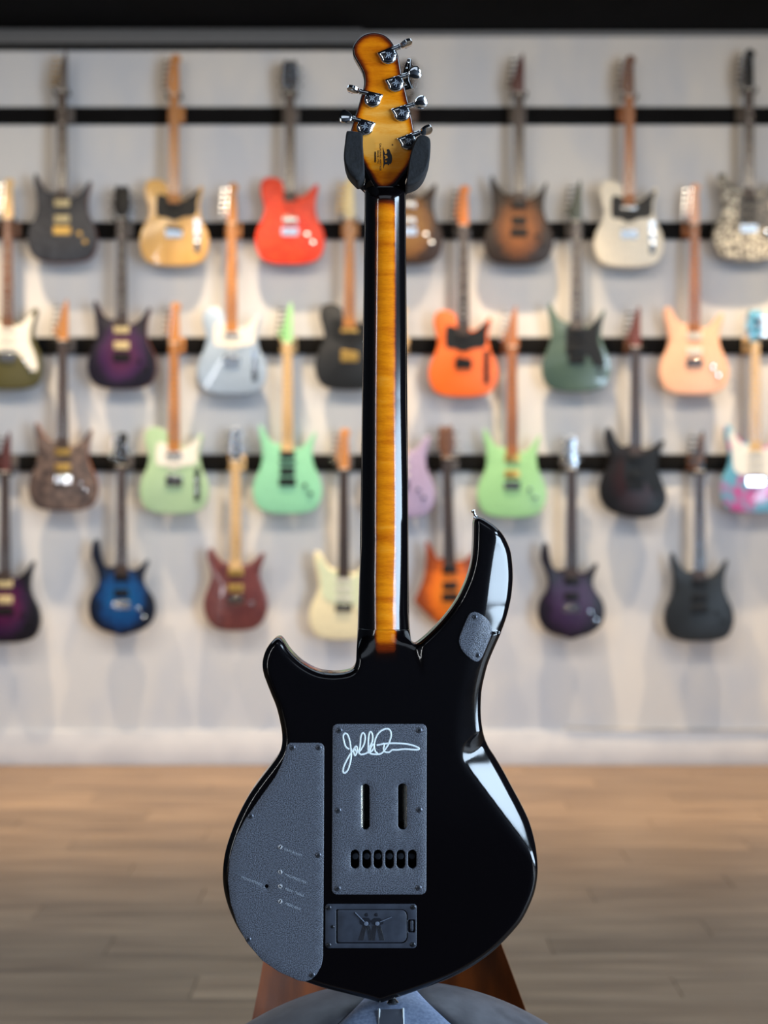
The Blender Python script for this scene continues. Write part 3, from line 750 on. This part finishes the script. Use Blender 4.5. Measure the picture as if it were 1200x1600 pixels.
for k in range(6):
    add_tube(bm, [P3(578+9.6*k, 288, 76), P3(574.5+11.6*k, 1326, 82)], 0.45*U, 4)
tag(from_bm('strings', bm, steel, root, True), kind='stuff')
# front-side fittings: bridge and pickups on the far face
b_ = box('bridge', *[v for v in (P3(570, 0, 0)[0], P3(640, 0, 0)[0])], TH*U, 80*U, P3(0, 1345, 0)[2], P3(0, 1305, 0)[2], chrome, root, 0.001)
for yy in (1150, 1268):
    box('pickup', P3(566, 0, 0)[0], P3(642, 0, 0)[0], TH*U, 75*U, P3(0, yy+22, 0)[2], P3(0, yy-22, 0)[2], black_p, root, 0.001)
# headstock
HS = [(570, 288), (570, 270), (568, 258), (563, 246), (555, 232), (548, 216), (546.5, 202), (549, 190), (555, 172), (560, 156), (564, 142), (567.5, 130), (568.5, 120), (567, 109), (563, 100), (557, 90), (552, 81), (550.5, 72), (553, 64),
      (560, 55), (570, 48.5), (583, 46), (597, 48), (607, 54), (615, 64), (621, 77), (625, 93), (628, 110), (633, 130), (637.5, 148), (642, 168), (646.5, 190), (649, 212), (647, 234), (642, 252), (637, 264), (634, 274), (634, 288), (602, 291)]
hs = resample(spline(HS, 4), 2.2)
def hplane(y): return 40-(285-y)*0.11
def vout(x, y):  # distance outside the V that frames the flat face
    a = ((566.5-x)*(-36)+(y-252)*(-22))  # left line (566.5,252)->(588.5,288)
    dl = ((x-566.5)*36-(y-252)*22)/math.hypot(36, 22)     # >0 inside (right of the line)
    dr = ((638.5-x)*32-(y-258)*28)/math.hypot(32, 28)
    return np.maximum(np.maximum(-dl, -dr), 0)*(y > 240)
def hdepth(p):
    x, y = p[:, 0], p[:, 1]
    return hplane(y)+ro(dist_to(p, hs), 3.0)+np.minimum(vout(x, y)*0.75, 10)
def hburst(p):
    x, y = p[:, 0], p[:, 1]
    d = dist_to(p, hs); m = smooth01(-2.5, 15, d)**0.8
    g = 0.62+0.38*smooth01(110, 200, y)*smooth01(262, 215, y)
    dl = ((x-566.5)*36-(y-252)*22)/math.hypot(36, 22); dr = ((638.5-x)*32-(y-258)*28)/math.hypot(32, 28)
    vv = np.where(y > 225, smooth01(0, 13, dl)*smooth01(0, 13, dr), 1.0)
    vv = np.where(y < 240, np.maximum(vv, smooth01(240, 225, y)), vv)
    return m*g*vv*smooth01(292, 272, y)
hso = hf_obj('headstock', (hs, [], hdepth, 2.6, [0.2, 0.8, 1.8, 3.0, 4.5], lambda p: hplane(p[:, 1])+22-ro(dist_to(p, hs), 2.0)), flame, root, burst=hburst)
box('nut', P3(570, 0, 0)[0], P3(634, 0, 0)[0], 60*U, 77*U, P3(0, 291, 0)[2], P3(0, 286, 0)[2], white_p, root, 0.0005)
# tuners
def text_mesh(name, s, size, mat, parent, center, rot, depth, space=1.0, align='CENTER', mirror=False, ext=0.25, bold=0.0):
    cu = bpy.data.curves.new(name, 'FONT'); cu.body = s; cu.size = size*U*1.38; cu.align_x = align; cu.align_y = 'CENTER'
    cu.extrude = ext*U*0.5; cu.space_character = space; cu.offset = bold*U
    t = bpy.data.objects.new('tmp', cu); COL.objects.link(t)
    dg = bpy.context.evaluated_depsgraph_get(); dg.update()
    me = bpy.data.meshes.new_from_object(t.evaluated_get(dg)); bpy.data.objects.remove(t); bpy.data.curves.remove(cu)
    M_ = Matrix.Translation(P3(center[0], center[1], depth)) @ Matrix.Rotation(math.radians(rot), 4, 'Y') @ Matrix.Rotation(PI/2, 4, 'X')
    me.transform(M_); me.name = name; me.materials.clear()
    return link(name, me, mat, parent, False)
def badge(bm, cx, cy, d, r, rot):
    """small crossed M mark"""
    c, s = math.cos(rot), math.sin(rot)
    def q(a, b): a, b = a*r, b*r; return P3(cx+a*c-b*s, cy+a*s+b*c, d)
    for seg in (((-0.55, 0.62), (-0.15, -0.35), (0.05, 0.6)), ((-0.05, 0.6), (0.15, -0.35), (0.55, 0.62)), ((-0.62, -0.55), (-0.1, 0.0), (0.4, 0.30)), ((0.62, -0.5), (0.1, 0.0), (-0.4, 0.30)), ((-0.25, -0.6), (-0.12, -0.38)), ((0.2, -0.6), (0.1, -0.4))):
        add_tube(bm, [q(a, b) for a, b in seg], 0.55*U, 5)
TN = [(606.7, 83.3, 1, -22, 'edge'), (618, 125.5, 1, -17, 'face'), (628, 170.7, 1, -17, 'tilt'), (638, 214.7, 1, -20, 'edge2'),
      (582, 149.3, -1, 14, 'edge'), (570, 192, -1, 16, 'face2')]
for (cx, cy, s, ang, st) in TN:
    a = math.radians(ang); dx, dy = s*math.cos(a)*1.0, (math.sin(a)*s)     # shaft direction in photo px
    ux = np.array([math.cos(a), math.sin(a)])*s; uy = np.array([-math.sin(a), math.cos(a)])
    uy = uy if uy[1] > 0 else -uy                                          # down in the photo
    hp = hplane(cy)
    def W(u, v, d): return P3(cx+ux[0]*u+uy[0]*v, cy+ux[1]*u+uy[1]*v, d)
    # shield-shaped housing, flat edge on top
    prof = [(-14, -11.5), (-14, -8.5), (-12, 0)]+[(13*math.cos(t), 12.5*math.sin(t)) for t in np.linspace(PI*0.94, 0.06*PI, 12)]+[(12.5, -4), (11, -11.5)]
    bm = bmesh.new(); lev = [(1.04, hp+1), (1.04, hp-3.0), (0.98, hp-4.6), (0.74, hp-6.8)]
    rg = [[bm.verts.new(W(u*k, v*k, d)) for u, v in prof] for k, d in lev]
    for A, B in zip(rg, rg[1:]):
        for i in range(len(prof)): bm.faces.new((A[i], A[(i+1) % len(prof)], B[(i+1) % len(prof)], B[i]))
    bm.faces.new(rg[0]); bm.faces.new(rg[-1])
    tn = from_bm('tuning_machine', bm, chrome, root, smooth=True, angle=50)
    bm = bmesh.new(); add_lathe(bm, [(7.9*U, 0), (7.9*U, 0.8*U), (7.4*U, 1.2*U)], W(0.5, 0.0, hp-6.2), (0, -1, 0), 28)
    from_bm('badge', bm, plain('badge_black', L(16, 18, 28), 0.25), tn, smooth=True)
    bm = bmesh.new(); badge(bm, cx+ux[0]*0.5, cy+0.5*ux[1], hp-7.9, 7.6, {'edge': 0.05, 'face': 0.7, 'tilt': 0.25, 'edge2': 0.0, 'face2': 1.0}[st])
    from_bm('badge_mark', bm, grey_ink, tn)
    bm = bmesh.new()
    add_tube(bm, [W(7, -8, hp-1.5), W(11, -8, hp-1.5), W(20, -8, hp-1.5)], [4.6*U, 4.6*U, 3.9*U], 16)
    add_lathe(bm, [(3.0*U, 0), (4.6*U, 0.8*U), (4.6*U, 2.6*U), (3.0*U, 3.4*U)], W(20, -8, hp-1.5), Vector(W(21, -8, hp))-Vector(W(20, -8, hp)), 16)
    add_tube(bm, [W(22, -8, hp-1.5), W(26, -8, hp-1.5)], 2.4*U, 12)
    from_bm('tuner_shaft', bm, chrome, tn, smooth=True, angle=50)
    # button: flat oval paddle turned about the shaft axis
    tw = {'edge': 80, 'face': 12, 'tilt': 28, 'edge2': 68, 'face2': -8}[st]
    ca, sa = math.cos(math.radians(tw)), math.sin(math.radians(tw))
    bp = [(24, 3.5), (27, 6.5), (32, 9.6), (37, 10.4), (41, 9), (43, 5), (43.5, 0)]
    bp = bp+[(u, -v) for u, v in bp[-2::-1]]
    bm = bmesh.new(); rg = []
    for k, tt in ((0.80, -3.6), (1.0, -2.2), (1.0, 2.2), (0.80, 3.6)):
        ring = []
        for u, v in bp:
            uu = 34+(u-34)*k; vv = v*k
            ring.append(bm.verts.new(W(uu, -8+vv*ca-tt*sa, hp-1.5+vv*sa+tt*ca)))
        rg.append(ring)
    for A, B in zip(rg, rg[1:]):
        for i in range(len(bp)): bm.faces.new((A[i], A[(i+1) % len(bp)], B[(i+1) % len(bp)], B[i]))
    bm.faces.new(rg[0]); bm.faces.new(rg[-1])
    from_bm('tuner_button', bm, chrome, tn, smooth=True, angle=50)
    lathe('string_post', [(4*U, 0), (3.2*U, 8*U), (3.6*U, 14*U)], P3(cx, cy, hp+22), (0, 1, 0), chrome, tn, 14)

# headstock print
dpr = lambda y: hplane(y)-0.25
def hs_text(s, x, y0, y1, size, sp_, bold=0.12):
    cy = (y0+y1)/2
    o = text_mesh('printed_text', s, size, black_ink, root, (x, cy), 90, 0, sp_, bold=bold)
    co = np.empty(len(o.data.vertices)*3); o.data.vertices.foreach_get('co', co); co = co.reshape(-1, 3)
    zz = co[:, 2]; c = zz.mean(); k = (y1-y0)*U/(zz.max()-zz.min()); co[:, 2] = P3(0, cy, 0)[2]+(zz-(zz.max()+zz.min())/2)*k
    for i in range(len(co)):
        py = RY-co[i, 2]/U; co[i, 1] = (dpr(py))*U
    o.data.vertices.foreach_set('co', co.ravel()); o.data.update(); return o
hs_text('CALIFORNIA HERITAGE', 594.3, 216, 258, 2.7, 1.1)
hs_text('SINCE 1974', 590.4, 227, 247, 2.4, 1.1)
hs_text('M030882', 586.0, 229, 245.5, 2.6, 1.0, bold=0.2)
def decal(name, polys, mat, dfn, parent=root, th=0.25):
    bm = bmesh.new()
    for P in polys:
        f = bm.faces.new([bm.verts.new(P3(x, y, dfn(y)-th)) for x, y in P])
    o = from_bm(name, bm, mat, parent)
    for p in o.data.polygons:
        if p.normal.y > 0: p.flip()
    return o
Z2 = lambda P: [(530+a/7.5, 160+b/7.5) for a, b in P]
decal('bear_print', [Z2([(565, 488), (580, 486), (592, 500), (604, 530), (618, 560), (622, 600), (616, 640), (600, 662), (585, 655), (588, 668), (570, 676), (566, 660), (540, 664), (530, 656), (548, 640), (566, 622), (540, 620), (528, 610), (545, 600), (572, 588), (560, 560), (540, 556), (530, 546), (556, 540), (566, 520), (556, 500)]),
                     Z2([(512, 455), (522, 500), (540, 540), (528, 560), (545, 580), (530, 610), (545, 640), (528, 680), (516, 715), (520, 640), (514, 560)])], black_ink, dpr)
st = [(613.6+(1.9 if k % 2 == 0 else 0.8)*math.sin(k*PI/5), 218.3-(1.9 if k % 2 == 0 else 0.8)*math.cos(k*PI/5)) for k in range(10)]
decal('star_print', [st], black_ink, dpr)

# plates
def inset_levels(P, dtop, th=4.0):
    return P
def rrect(x0, y0, x1, y1, r, n=6, rs=None):
    rs = rs or (r, r, r, r); out = []
    for (cx, cy, a0, rr) in ((x0+rs[0], y0+rs[0], PI, rs[0]), (x1-rs[1], y0+rs[1], 1.5*PI, rs[1]), (x1-rs[2], y1-rs[2], 0, rs[2]), (x0+rs[3], y1-rs[3], 0.5*PI, rs[3])):
        for k in range(n+1):
            t = a0+k/n*PI/2; out.append((cx+rr*math.cos(t), cy+rr*math.sin(t)))
    return np.array(out)
def slab(name, outline, holes, dtop, dbot, mat, parent, step=14, r=1.0, base=None):
    o2 = resample(np.asarray(outline, float), 3.0); hs_ = [resample(np.asarray(h, float), 1.6) for h in holes]
    def top(p):
        d = dist_to(p, o2)
        for h in hs_: d = np.minimum(d, dist_to(p, h))
        b = base(p) if base else 0
        return b+dtop+ro(d, r)
    def bot(p): return (base(p) if base else 0)+dbot+np.zeros(len(p))
    o = hf_obj(name, (o2, hs_, top, step, [0.3, 1.0], bot), mat, parent)
    o.data.set_sharp_from_angle(angle=math.radians(60)); return o
def screw(x, y, parent, d=-1.2, r=4.6, mat=None, rot=0.3, name='screw'):
    bm = bmesh.new()
    add_lathe(bm, [(r*U, 0), (r*U, 0.4*U), (r*0.86*U, 0.9*U), (r*0.5*U, 1.2*U), (0.1*U, 1.25*U)], P3(x, y, d), (0, -1, 0), 20)
    t = bmesh.new()
    for k in range(2):
        a = rot+k*PI/2; c, s = math.cos(a)*r*0.55, math.sin(a)*r*0.55
        add_tube(t, [P3(x-c, y-s, d-1.25), P3(x+c, y+s, d-1.25)], 0.55*U, 4, flat=0.5)
    merge(bm, t, 1)
    return from_bm(name, bm, [mat or black_screw, matte_black], parent, smooth=True)
CC = [(453, 1160.5), (500, 1160.5), (505, 1163), (506.6, 1168), (506, 1300), (504.8, 1494), (502.5, 1508), (495, 1522), (487, 1530), (477, 1533.5), (466.5, 1532), (435, 1518), (409, 1500), (386, 1473), (370.5, 1444), (360, 1410), (356, 1376), (358.5, 1340),
      (368, 1308), (383.5, 1279), (409, 1242.5), (430, 1213.5), (440, 1193), (445.5, 1177), (448, 1165)]
cc = slab('control_cover', np.vstack([CC[i] if 0 else CC[i] for i in range(len(CC))]), [[(416.5+3*math.cos(t), 1384.5+3*math.sin(t)) for t in np.linspace(0, 2*PI, 14)[:-1]]], -1.6, 3, plate, root)
for x, y in ((457, 1168), (498, 1168), (391.5, 1275), (497.5, 1336), (388, 1467.5), (487.5, 1523)): screw(x, y, cc, -1.5, 4.4, rot=random.random())
for y, rt in ((1323, 2.2), (1362, 1.5), (1384.5, 0.6), (1408, 2.0)):
    bm = bmesh.new(); add_lathe(bm, [(3.4*U, 0), (3.4*U, 0.5*U), (2.6*U, 0.8*U)], P3(438, y, -1.5), (0, -1, 0), 16)
    t = bmesh.new(); add_tube(t, [P3(438-2.6*math.cos(rt), y-2.6*math.sin(rt), -2.5), P3(438+2.6*math.cos(rt), y+2.6*math.sin(rt), -2.5)], 0.7*U, 4, flat=0.4); merge(bm, t, 1)
    from_bm('trim_pot', bm, [plain('pale_pot', L(205, 208, 214), 0.3, 0.5), matte_black], cc, smooth=True)
for s, x0, y0, ln in (('GAIN BOOST', 444, 1326, 30), ('MAG/PIEZO MIX', 443, 1365, 41), ('PIEZO TREBLE', 443, 1387, 37), ('PIEZO BASS', 443, 1410, 32), ('MONO/STEREO', 376.5, 1369.5, 36)):
    a = math.radians(21.5); cx, cy = x0+ln/2*math.cos(a), y0+ln/2*math.sin(a)
    o = text_mesh('printed_text', s, 3.6, grey_ink, cc, (cx, cy), 21.5, -1.9, 1.0, bold=0.05)
# tremolo cover with slots, springs behind
slots = [rrect(564.3, 1224.5, 577.3, 1296, 6.4), rrect(622, 1224, 635.4, 1296, 6.4)]+[rrect(c-6.6, 1327.5, c+6.6, 1357, 6.5) for c in (554.4, 572.6, 590.4, 608.4, 626.2, 644)]
tc_out = rrect(518.4, 1131, 665.8, 1397.5, 8); tc_out[:, 0] -= (tc_out[:, 1]-1131)/266*1.2*(tc_out[:, 0] < 590)+(tc_out[:, 1]-1131)/266*0.8*(tc_out[:, 0] > 590)-1.0
tcv = slab('tremolo_cover', tc_out, slots, -1.6, 3, plate, root, step=12)
for x, y in ((530, 1141), (655, 1141), (528.5, 1266), (655, 1265), (527.6, 1388), (654, 1387)): screw(x, y, tcv, -1.5, 4.6, rot=random.random())
for cx in (561.5, 638.0):
    pts = []
    for k in range(34*12+1):
        t = 2*PI*k/12; pts.append(P3(cx+7.0*math.cos(t), 1226.5+68*k/(34*12), 7+6.0*math.sin(t)))
    tube('spring', pts, 0.62*U, plain('spring_steel', L(225, 220, 208), 0.2, 0.9), root, n=6)
for c in (554.4, 572.6, 590.4, 608.4, 626.2, 644):
    bm = bmesh.new(); add_lathe(bm, [(5.2*U, 0), (5.2*U, 3*U), (4.2*U, 4*U)], P3(c, 1341, 16), (0, -1, 0), 14)
    from_bm('string_ferrule', bm, black_screw, root, smooth=True)
SG = [[(205, 405), (160, 370), (138, 300), (130, 235), (152, 205), (182, 222), (208, 290), (222, 380), (230, 470), (218, 560), (190, 655), (152, 698), (126, 684), (136, 620), (180, 525), (232, 440), (262, 400), (256, 430), (276, 482), (300, 430), (298, 370), (270, 386), (300, 440), (330, 400), (342, 330), (346, 260), (362, 210), (386, 205), (402, 250), (392, 330), (352, 405), (322, 440), (350, 468), (400, 460), (436, 440)],
      [(445, 455), (440, 380), (444, 280), (452, 210), (472, 184), (494, 225), (492, 300), (462, 370), (452, 420), (480, 430), (512, 380), (500, 340), (470, 390), (462, 450), (510, 465), (590, 462), (640, 420), (690, 345), (716, 280), (728, 220), (712, 165), (670, 148), (610, 168), (560, 215), (526, 290), (516, 370), (530, 430), (560, 458)],
      [(548, 352), (640, 336), (750, 328), (880, 334), (980, 350), (1055, 378), (1078, 398), (1040, 410), (900, 402), (800, 412), (740, 412), (700, 440), (650, 436), (632, 400), (640, 350), (620, 330)]]
bm = bmesh.new()
for sg in SG:
    q = spline([(520+a/8, 1120+b/8) for a, b in sg], 6, closed=False)
    add_tube(bm, [P3(x, y, -1.7) for x, y in q], 1.4*U, 6, flat=0.35)
from_bm('signature', bm, white_ink, tcv, smooth=True, angle=80)
# battery box
bx = slab('battery_box', rrect(508, 1412, 651, 1481.3, 5), [rrect(525.3, 1420.5, 636.5, 1473.6, 1, rs=(1, 9.5, 9.5, 1)), rrect(637.5, 1436.5, 648, 1456.5, 1)], -1.8, 3, box_plastic, root)
for x, y in ((513.5, 1418), (645.5, 1417), (513.3, 1476.3), (645, 1475.5)): screw(x, y, bx, -1.8, 4.0, mat=dark_metal, rot=random.random())
screw(520, 1447.5, bx, -1.8, 2.6, mat=dark_metal)
dr = slab('battery_door', rrect(527, 1421.4, 635.6, 1472.4, 1, rs=(1, 9, 9, 1)), [], -1.2, 3, box_plastic, bx)
lt = slab('latch', rrect(640.5, 1438, 646, 1455, 0.8), [], -1.0, 3, box_plastic, bx)
ZB = lambda P: [(500+a/7.5, 1400+b/7.5) for a, b in P]
bm = bmesh.new()
for (tx0, tx1, bx0, bx1) in ((505, 545, 455, 505), (545, 580, 580, 632), (620, 665, 590, 640), (672, 708, 704, 755)):
    for k in range(5):
        t = k/4; add_tube(bm, [P3(*ZB([(tx0+(tx1-tx0)*t, 345)])[0], -1.5), P3(*ZB([(bx0+(bx1-bx0)*t, 518)])[0], -1.4)], 0.33*U, 5)
for (hx, hy) in ((548, 218), (662, 218)):
    x, y = ZB([(hx, hy)])[0]; add_lathe(bm, [(3.0*U, 0), (2.6*U, 0.8*U), (1*U, 1.1*U)], P3(x, y, -1.2), (0, -1, 0), 14)
for T_p in ([(470, 290), (520, 250), (575, 255), (600, 290), (580, 330), (520, 345), (480, 325)], [(600, 290), (640, 255), (700, 255), (745, 290), (740, 325), (680, 345), (620, 330)]):
    f = [bm.verts.new(P3(x, y, -2.0)) for x, y in ZB(T_p)]; g_ = [bm.verts.new(P3(x, y, -1.0)) for x, y in ZB(T_p)]
    bm.faces.new(f); bm.faces.new(g_[::-1])
    for i in range(len(f)): bm.faces.new((f[i], g_[i], g_[(i+1) % len(f)], f[(i+1) % len(f)]))
from_bm('emblem', bm, box_dark, dr, smooth=True)
bm = bmesh.new()
for a, b, bl in (((412, 190), (520, 300), (540, 320)), ((840, 242), (700, 300), (670, 320))):
    add_tube(bm, [P3(*ZB([a])[0], -2.2), P3(*ZB([b])[0], -2.2)], 0.8*U, 6)
    x, y = ZB([bl])[0]; add_lathe(bm, [(3.6*U, 0), (3.0*U, 0.9*U), (1.4*U, 1.1*U)], P3(x, y, -1.9), (0, -1, 0), 12)
from_bm('emblem_guitars', bm, plain('embossed_mid', L(96, 104, 120), 0.35), dr, smooth=True)
# piezo cover on the horn, draped over the contour edge
PC = [(739, 956), (746.5, 957), (758, 964), (765, 971.5), (769, 981), (768, 993), (761, 1010), (754, 1026), (749, 1033), (743, 1034), (735, 1029.5), (723.5, 1018.5), (718, 1008), (717, 998), (720.6, 987), (729, 967), (733.5, 959)]
def cbase(p): return contour(p[:, 0], p[:, 1])
pc = slab('horn_cover', spline(PC, 2), [], -1.8, 2, plate, root, step=4, base=cbase)
for x, y in ((742, 964), (746.5, 1024)):
    screw(x, y, pc, float(contour(np.array([x]), np.array([y]))[0])-2.0, 3.7)
# strap buttons
lathe('strap_button', [(4.6*U, 0), (4.4*U, 1.5*U), (2.4*U, 3*U), (2.2*U, 8*U), (4.0*U, 10.5*U), (4.2*U, 12*U), (2*U, 13.5*U)], P3(745.5, 809, 28), (-0.35, 0, 0.94), chrome, root, 20)
lathe('strap_button', [(7*U, -3*U), (7*U, 1*U), (3.6*U, 2.5*U), (3.4*U, 5*U), (8.5*U, 11*U), (9.8*U, 13*U), (8*U, 15.5*U), (4*U, 16.5*U)], P3(613, 1561, 24), (0.05, -0.2, -0.98), steel, root, 24)

# studded clip behind the second tuner
ck = empty('headstock_clip', P3(641, 118, 52), 'small black curved clip with chrome studs behind the upper right tuning pegs', 'clip')
ck.location = Vector(root.location)+Vector(P3(641, 118, 52))
def Q3(x, y, d): a = Vector(P3(x, y, d))-Vector(P3(641, 118, 52)); return tuple(a)
tube('clip_arm', [Q3(640.5, 84, 26), Q3(639, 92, 30), Q3(636, 104, 36), Q3(636, 114, 42), Q3(642, 122, 44), Q3(630, 124, 52)], [3.0*U, 5.2*U, 5.6*U, 5.6*U, 5.5*U, 5*U], black_gloss, ck, 12)
for x, y, d in ((636, 90.5, 24), (633.5, 98.5, 27), (631.5, 106, 31)):
    lathe('stud', [(1.7*U, 0), (1.5*U, 2.6*U), (0.4*U, 3.4*U)], Q3(x+2, y, d+1), (0, -1, 0), chrome, ck, 12)

# ------------------------------------------------------------------ neck stand: foam yoke on a thin pole hidden behind the neck
SX = (602-600)*U
stand = empty('neck_stand', (SX, 2.02, 0), 'upright stand behind the front guitar whose two dark foam pads hold its headstock', 'stand')
def w2s(x, y, d):
    v = Vector(root.location)+Vector(P3(x, y, d)); return v-Vector(stand.location)
FL = [(541, 204), (544, 202), (556.7, 203), (566, 205.5), (566.5, 215), (567, 227), (569, 253), (569, 272), (562, 281), (557, 282), (553, 278), (543, 266.7), (538, 253), (536.7, 240), (538.7, 220)]
FR = [(654, 210), (660.7, 208), (669, 211), (673, 218), (672.5, 240), (670, 253), (663, 271), (654, 282), (643, 287.5), (634, 288.5), (635.5, 279), (638.5, 253), (643, 233), (649, 217)]
for P_ in (FL, FR):
    o_ = resample(spline(P_, 3), 2.4); ctr = o_.mean(0)
    bm = bmesh.new(); rg = []
    for k, d in ((0.86, 4), (0.95, 5.5), (0.99, 9), (1.0, 14), (1.0, 62), (0.95, 70), (0.86, 72)):
        rg.append([bm.verts.new(w2s(*(ctr+(q-ctr)*k), d)) for q in o_])
    n = len(o_)
    for A, B in zip(rg, rg[1:]):
        for i in range(n): bm.faces.new((A[i], A[(i+1) % n], B[(i+1) % n], B[i]))
    bm.faces.new(rg[0]); bm.faces.new(rg[-1])
    from_bm('foam_pad', bm, rubber, stand, smooth=True)
a_ = w2s(602, 285, 88)
tube('yoke_bar', [w2s(551, 240, 70), w2s(553, 262, 84), w2s(575, 282, 92), w2s(602, 285, 94), w2s(632, 282, 92), w2s(656, 262, 84), w2s(657, 240, 70)], 5*U, dark_metal, stand, 10)
tube('arm', [w2s(602, 285, 94), (0, -0.2, a_.z), (0, -0.02, a_.z-0.02), (0, 0, a_.z-0.06)], 0.006, dark_metal, stand, 10)
tube('pole', [(0, 0, a_.z-0.05), (0, 0, 0.012)], 0.008, dark_metal, stand, 12)
lathe('base', [(0.13, 0), (0.13, 0.006), (0.12, 0.012), (0.02, 0.014)], (0, 0, 0), (0, 0, 1), dark_metal, stand, 40)

# ------------------------------------------------------------------ padded stool under the guitar
BZ = CZ-(RY-800)*U      # height of the guitar's lowest point
SCX, SCY = (622-600)*U, GY+0.045
stool = empty('padded_chair', (SCX, SCY, 0), 'padded dark grey chair with bent brown wooden back, carrying the front guitar', 'chair')
vinyl = noise_mat('grey_vinyl', L(64, 64, 70), L(84, 84, 90), 40, rough=0.55, bump=0.3)
panel = noise_mat('blue_grey_panel', L(104, 118, 144), L(128, 142, 168), 300, rough=0.5, bump=0.2)
wood_c = noise_mat('chair_wood', L(72, 34, 12), L(122, 60, 20), 7, (5, 5, 0.6), rough=0.35, coat=0.1)
def seat_z(x, y):
    r2 = (x/0.27)**2+(y/0.20)**2
    return BZ-0.0095+0.10*(y+0.045)-0.118*r2-0.10*r2*r2*0.3-0.006*math.exp(-((x)/0.05)**2)*0
def seat_part(name, xin, xout, mat, crown, lift=0.0):
    """strip of the seat between two side curves xin(v), xout(v) (v = -1 front .. 1 back)"""
    NV, NU = 40, 20; vs = []; fs = []
    for j in range(NV+1):
        v = -1+2*j/NV; y = 0.20*v
        a, b = xin(v), xout(v)
        for i in range(NU+1):
            u = i/NU; x = a+(b-a)*u
            z = seat_z(x, y)-0.0035*(abs(2*u-1)**8)+lift
            vs.append((x, y, z))
    n = len(vs); m = NU+1
    for v in list(vs): vs.append((v[0], v[1], v[2]-0.035))
    for j in range(NV):
        for i in range(NU):
            q = j*m+i; fs.append((q, q+1, q+m+1, q+m)); fs.append((q+n, q+m+n, q+m+1+n, q+1+n))
    for j in range(NV):
        q = j*m; fs.append((q, q+m, q+m+n, q+n)); q = j*m+NU; fs.append((q+m, q, q+n, q+m+n))
    for i in range(NU):
        fs.append((i+1, i, i+n, i+1+n)); q = NV*m+i; fs.append((q, q+1, q+1+n, q+n))
    return from_pd(name, vs, fs, mat, stool, True)
edge = lambda v: 0.27*math.sqrt(max(0.06, 1-0.94*v*v))
# seam half-width: narrow near the back, flaring to the front
seam = lambda v: 0.012+0.145*(1/(1+math.exp((v+0.36)*6.0)))
seat_part('seat_side', lambda v: -edge(v), lambda v: -seam(v)-0.006, vinyl, 0)
seat_part('seat_side', lambda v: seam(v)-0.002, lambda v: edge(v), vinyl, 0)
seat_part('seat_panel', lambda v: -seam(v)-0.006, lambda v: seam(v)-0.002, panel, 0, 0.0012)
tag(stool.children[-1], 'pale blue-grey centre panel')
# rounded tab with pale outline
def tabz(x, y): return seat_z(x, y)+0.0028
tx0, tx1, ty0, ty1 = -0.0185, 0.0050, -0.088, -0.034
bm = bmesh.new(); R = []
for j in range(9):
    yy = ty0+(ty1-ty0)*j/8; R.append([bm.verts.new((x, yy, tabz(x, yy))) for x in np.linspace(tx0, tx1, 6)])
for A, B in zip(R, R[1:]):
    for i in range(5): bm.faces.new((A[i], A[i+1], B[i+1], B[i]))
from_bm('seat_tab', bm, plain('tab_grey', L(72, 76, 86), 0.5), stool, smooth=True)
pp = [(tx0, ty1), (tx0, ty0+0.006), (tx0+0.002, ty0+0.002), (tx0+0.006, ty0), (tx1-0.006, ty0), (tx1-0.002, ty0+0.002), (tx1, ty0+0.006), (tx1, ty1)]
tube('tab_piping', [(x, y, tabz(x, y)+0.0004) for x, y in pp], 0.0011, plain('pale_piping', L(205, 212, 214), 0.4), stool, 8)
# bent wooden back behind the seat, wide at the foot and hidden above by the guitar
def backrest():
    vs = []; fs = []; NZ, NX = 14, 28; th = 0.014
    for j in range(NZ+1):
        t = j/NZ; z = (BZ-0.34)+t*0.44
        hwL = np.interp(z, [0.38, 0.587, 0.65, 0.80], [0.215, 0.173, 0.160, 0.14]); hwR = np.interp(z, [0.38, 0.587, 0.674, 0.80], [0.24, 0.162, 0.130, 0.08])
        for i in range(NX+1):
            u = -1+2*i/NX; x = u*(hwL if u < 0 else hwR)
            y = 0.285+0.055*(1-u*u)
            vs.append((x, y, z))
    n = len(vs); m = NX+1
    for v in list(vs): vs.append((v[0], v[1]+th, v[2]))
    for j in range(NZ):
        for i in range(NX):
            q = j*m+i; fs.append((q, q+1, q+m+1, q+m)); fs.append((q+n, q+m+n, q+m+1+n, q+1+n))
        q = j*m; fs.append((q, q+m, q+m+n, q+n)); q = j*m+NX; fs.append((q+m, q, q+n, q+m+n))
    for i in range(NX):
        fs.append((i+1, i, i+n, i+1+n)); q = NZ*m+i; fs.append((q, q+1, q+1+n, q+n))
    return from_pd('backrest', vs, fs, wood_c, stool, True)
backrest().data.set_sharp_from_angle(angle=math.radians(50))
box('seat_frame', -0.19, 0.19, -0.14, 0.30, BZ-0.36, BZ-0.30, wood_c, stool, 0.01)
lathe('cushion_support', [(0.14, 0), (0.17, 0.06), (0.17, 0.16), (0.12, 0.2)], (0, 0, BZ-0.30), (0, 0, 1), vinyl, stool, 40)
for sx in (-1, 1):
    for sy in (-1, 1):
        tube('leg', [(sx*0.16, 0.08+sy*0.18, BZ-0.33), (sx*0.21, 0.08+sy*0.23, 0.0)], [0.018, 0.012], wood_c, stool, 14)
for mset in bpy.data.meshes: pass
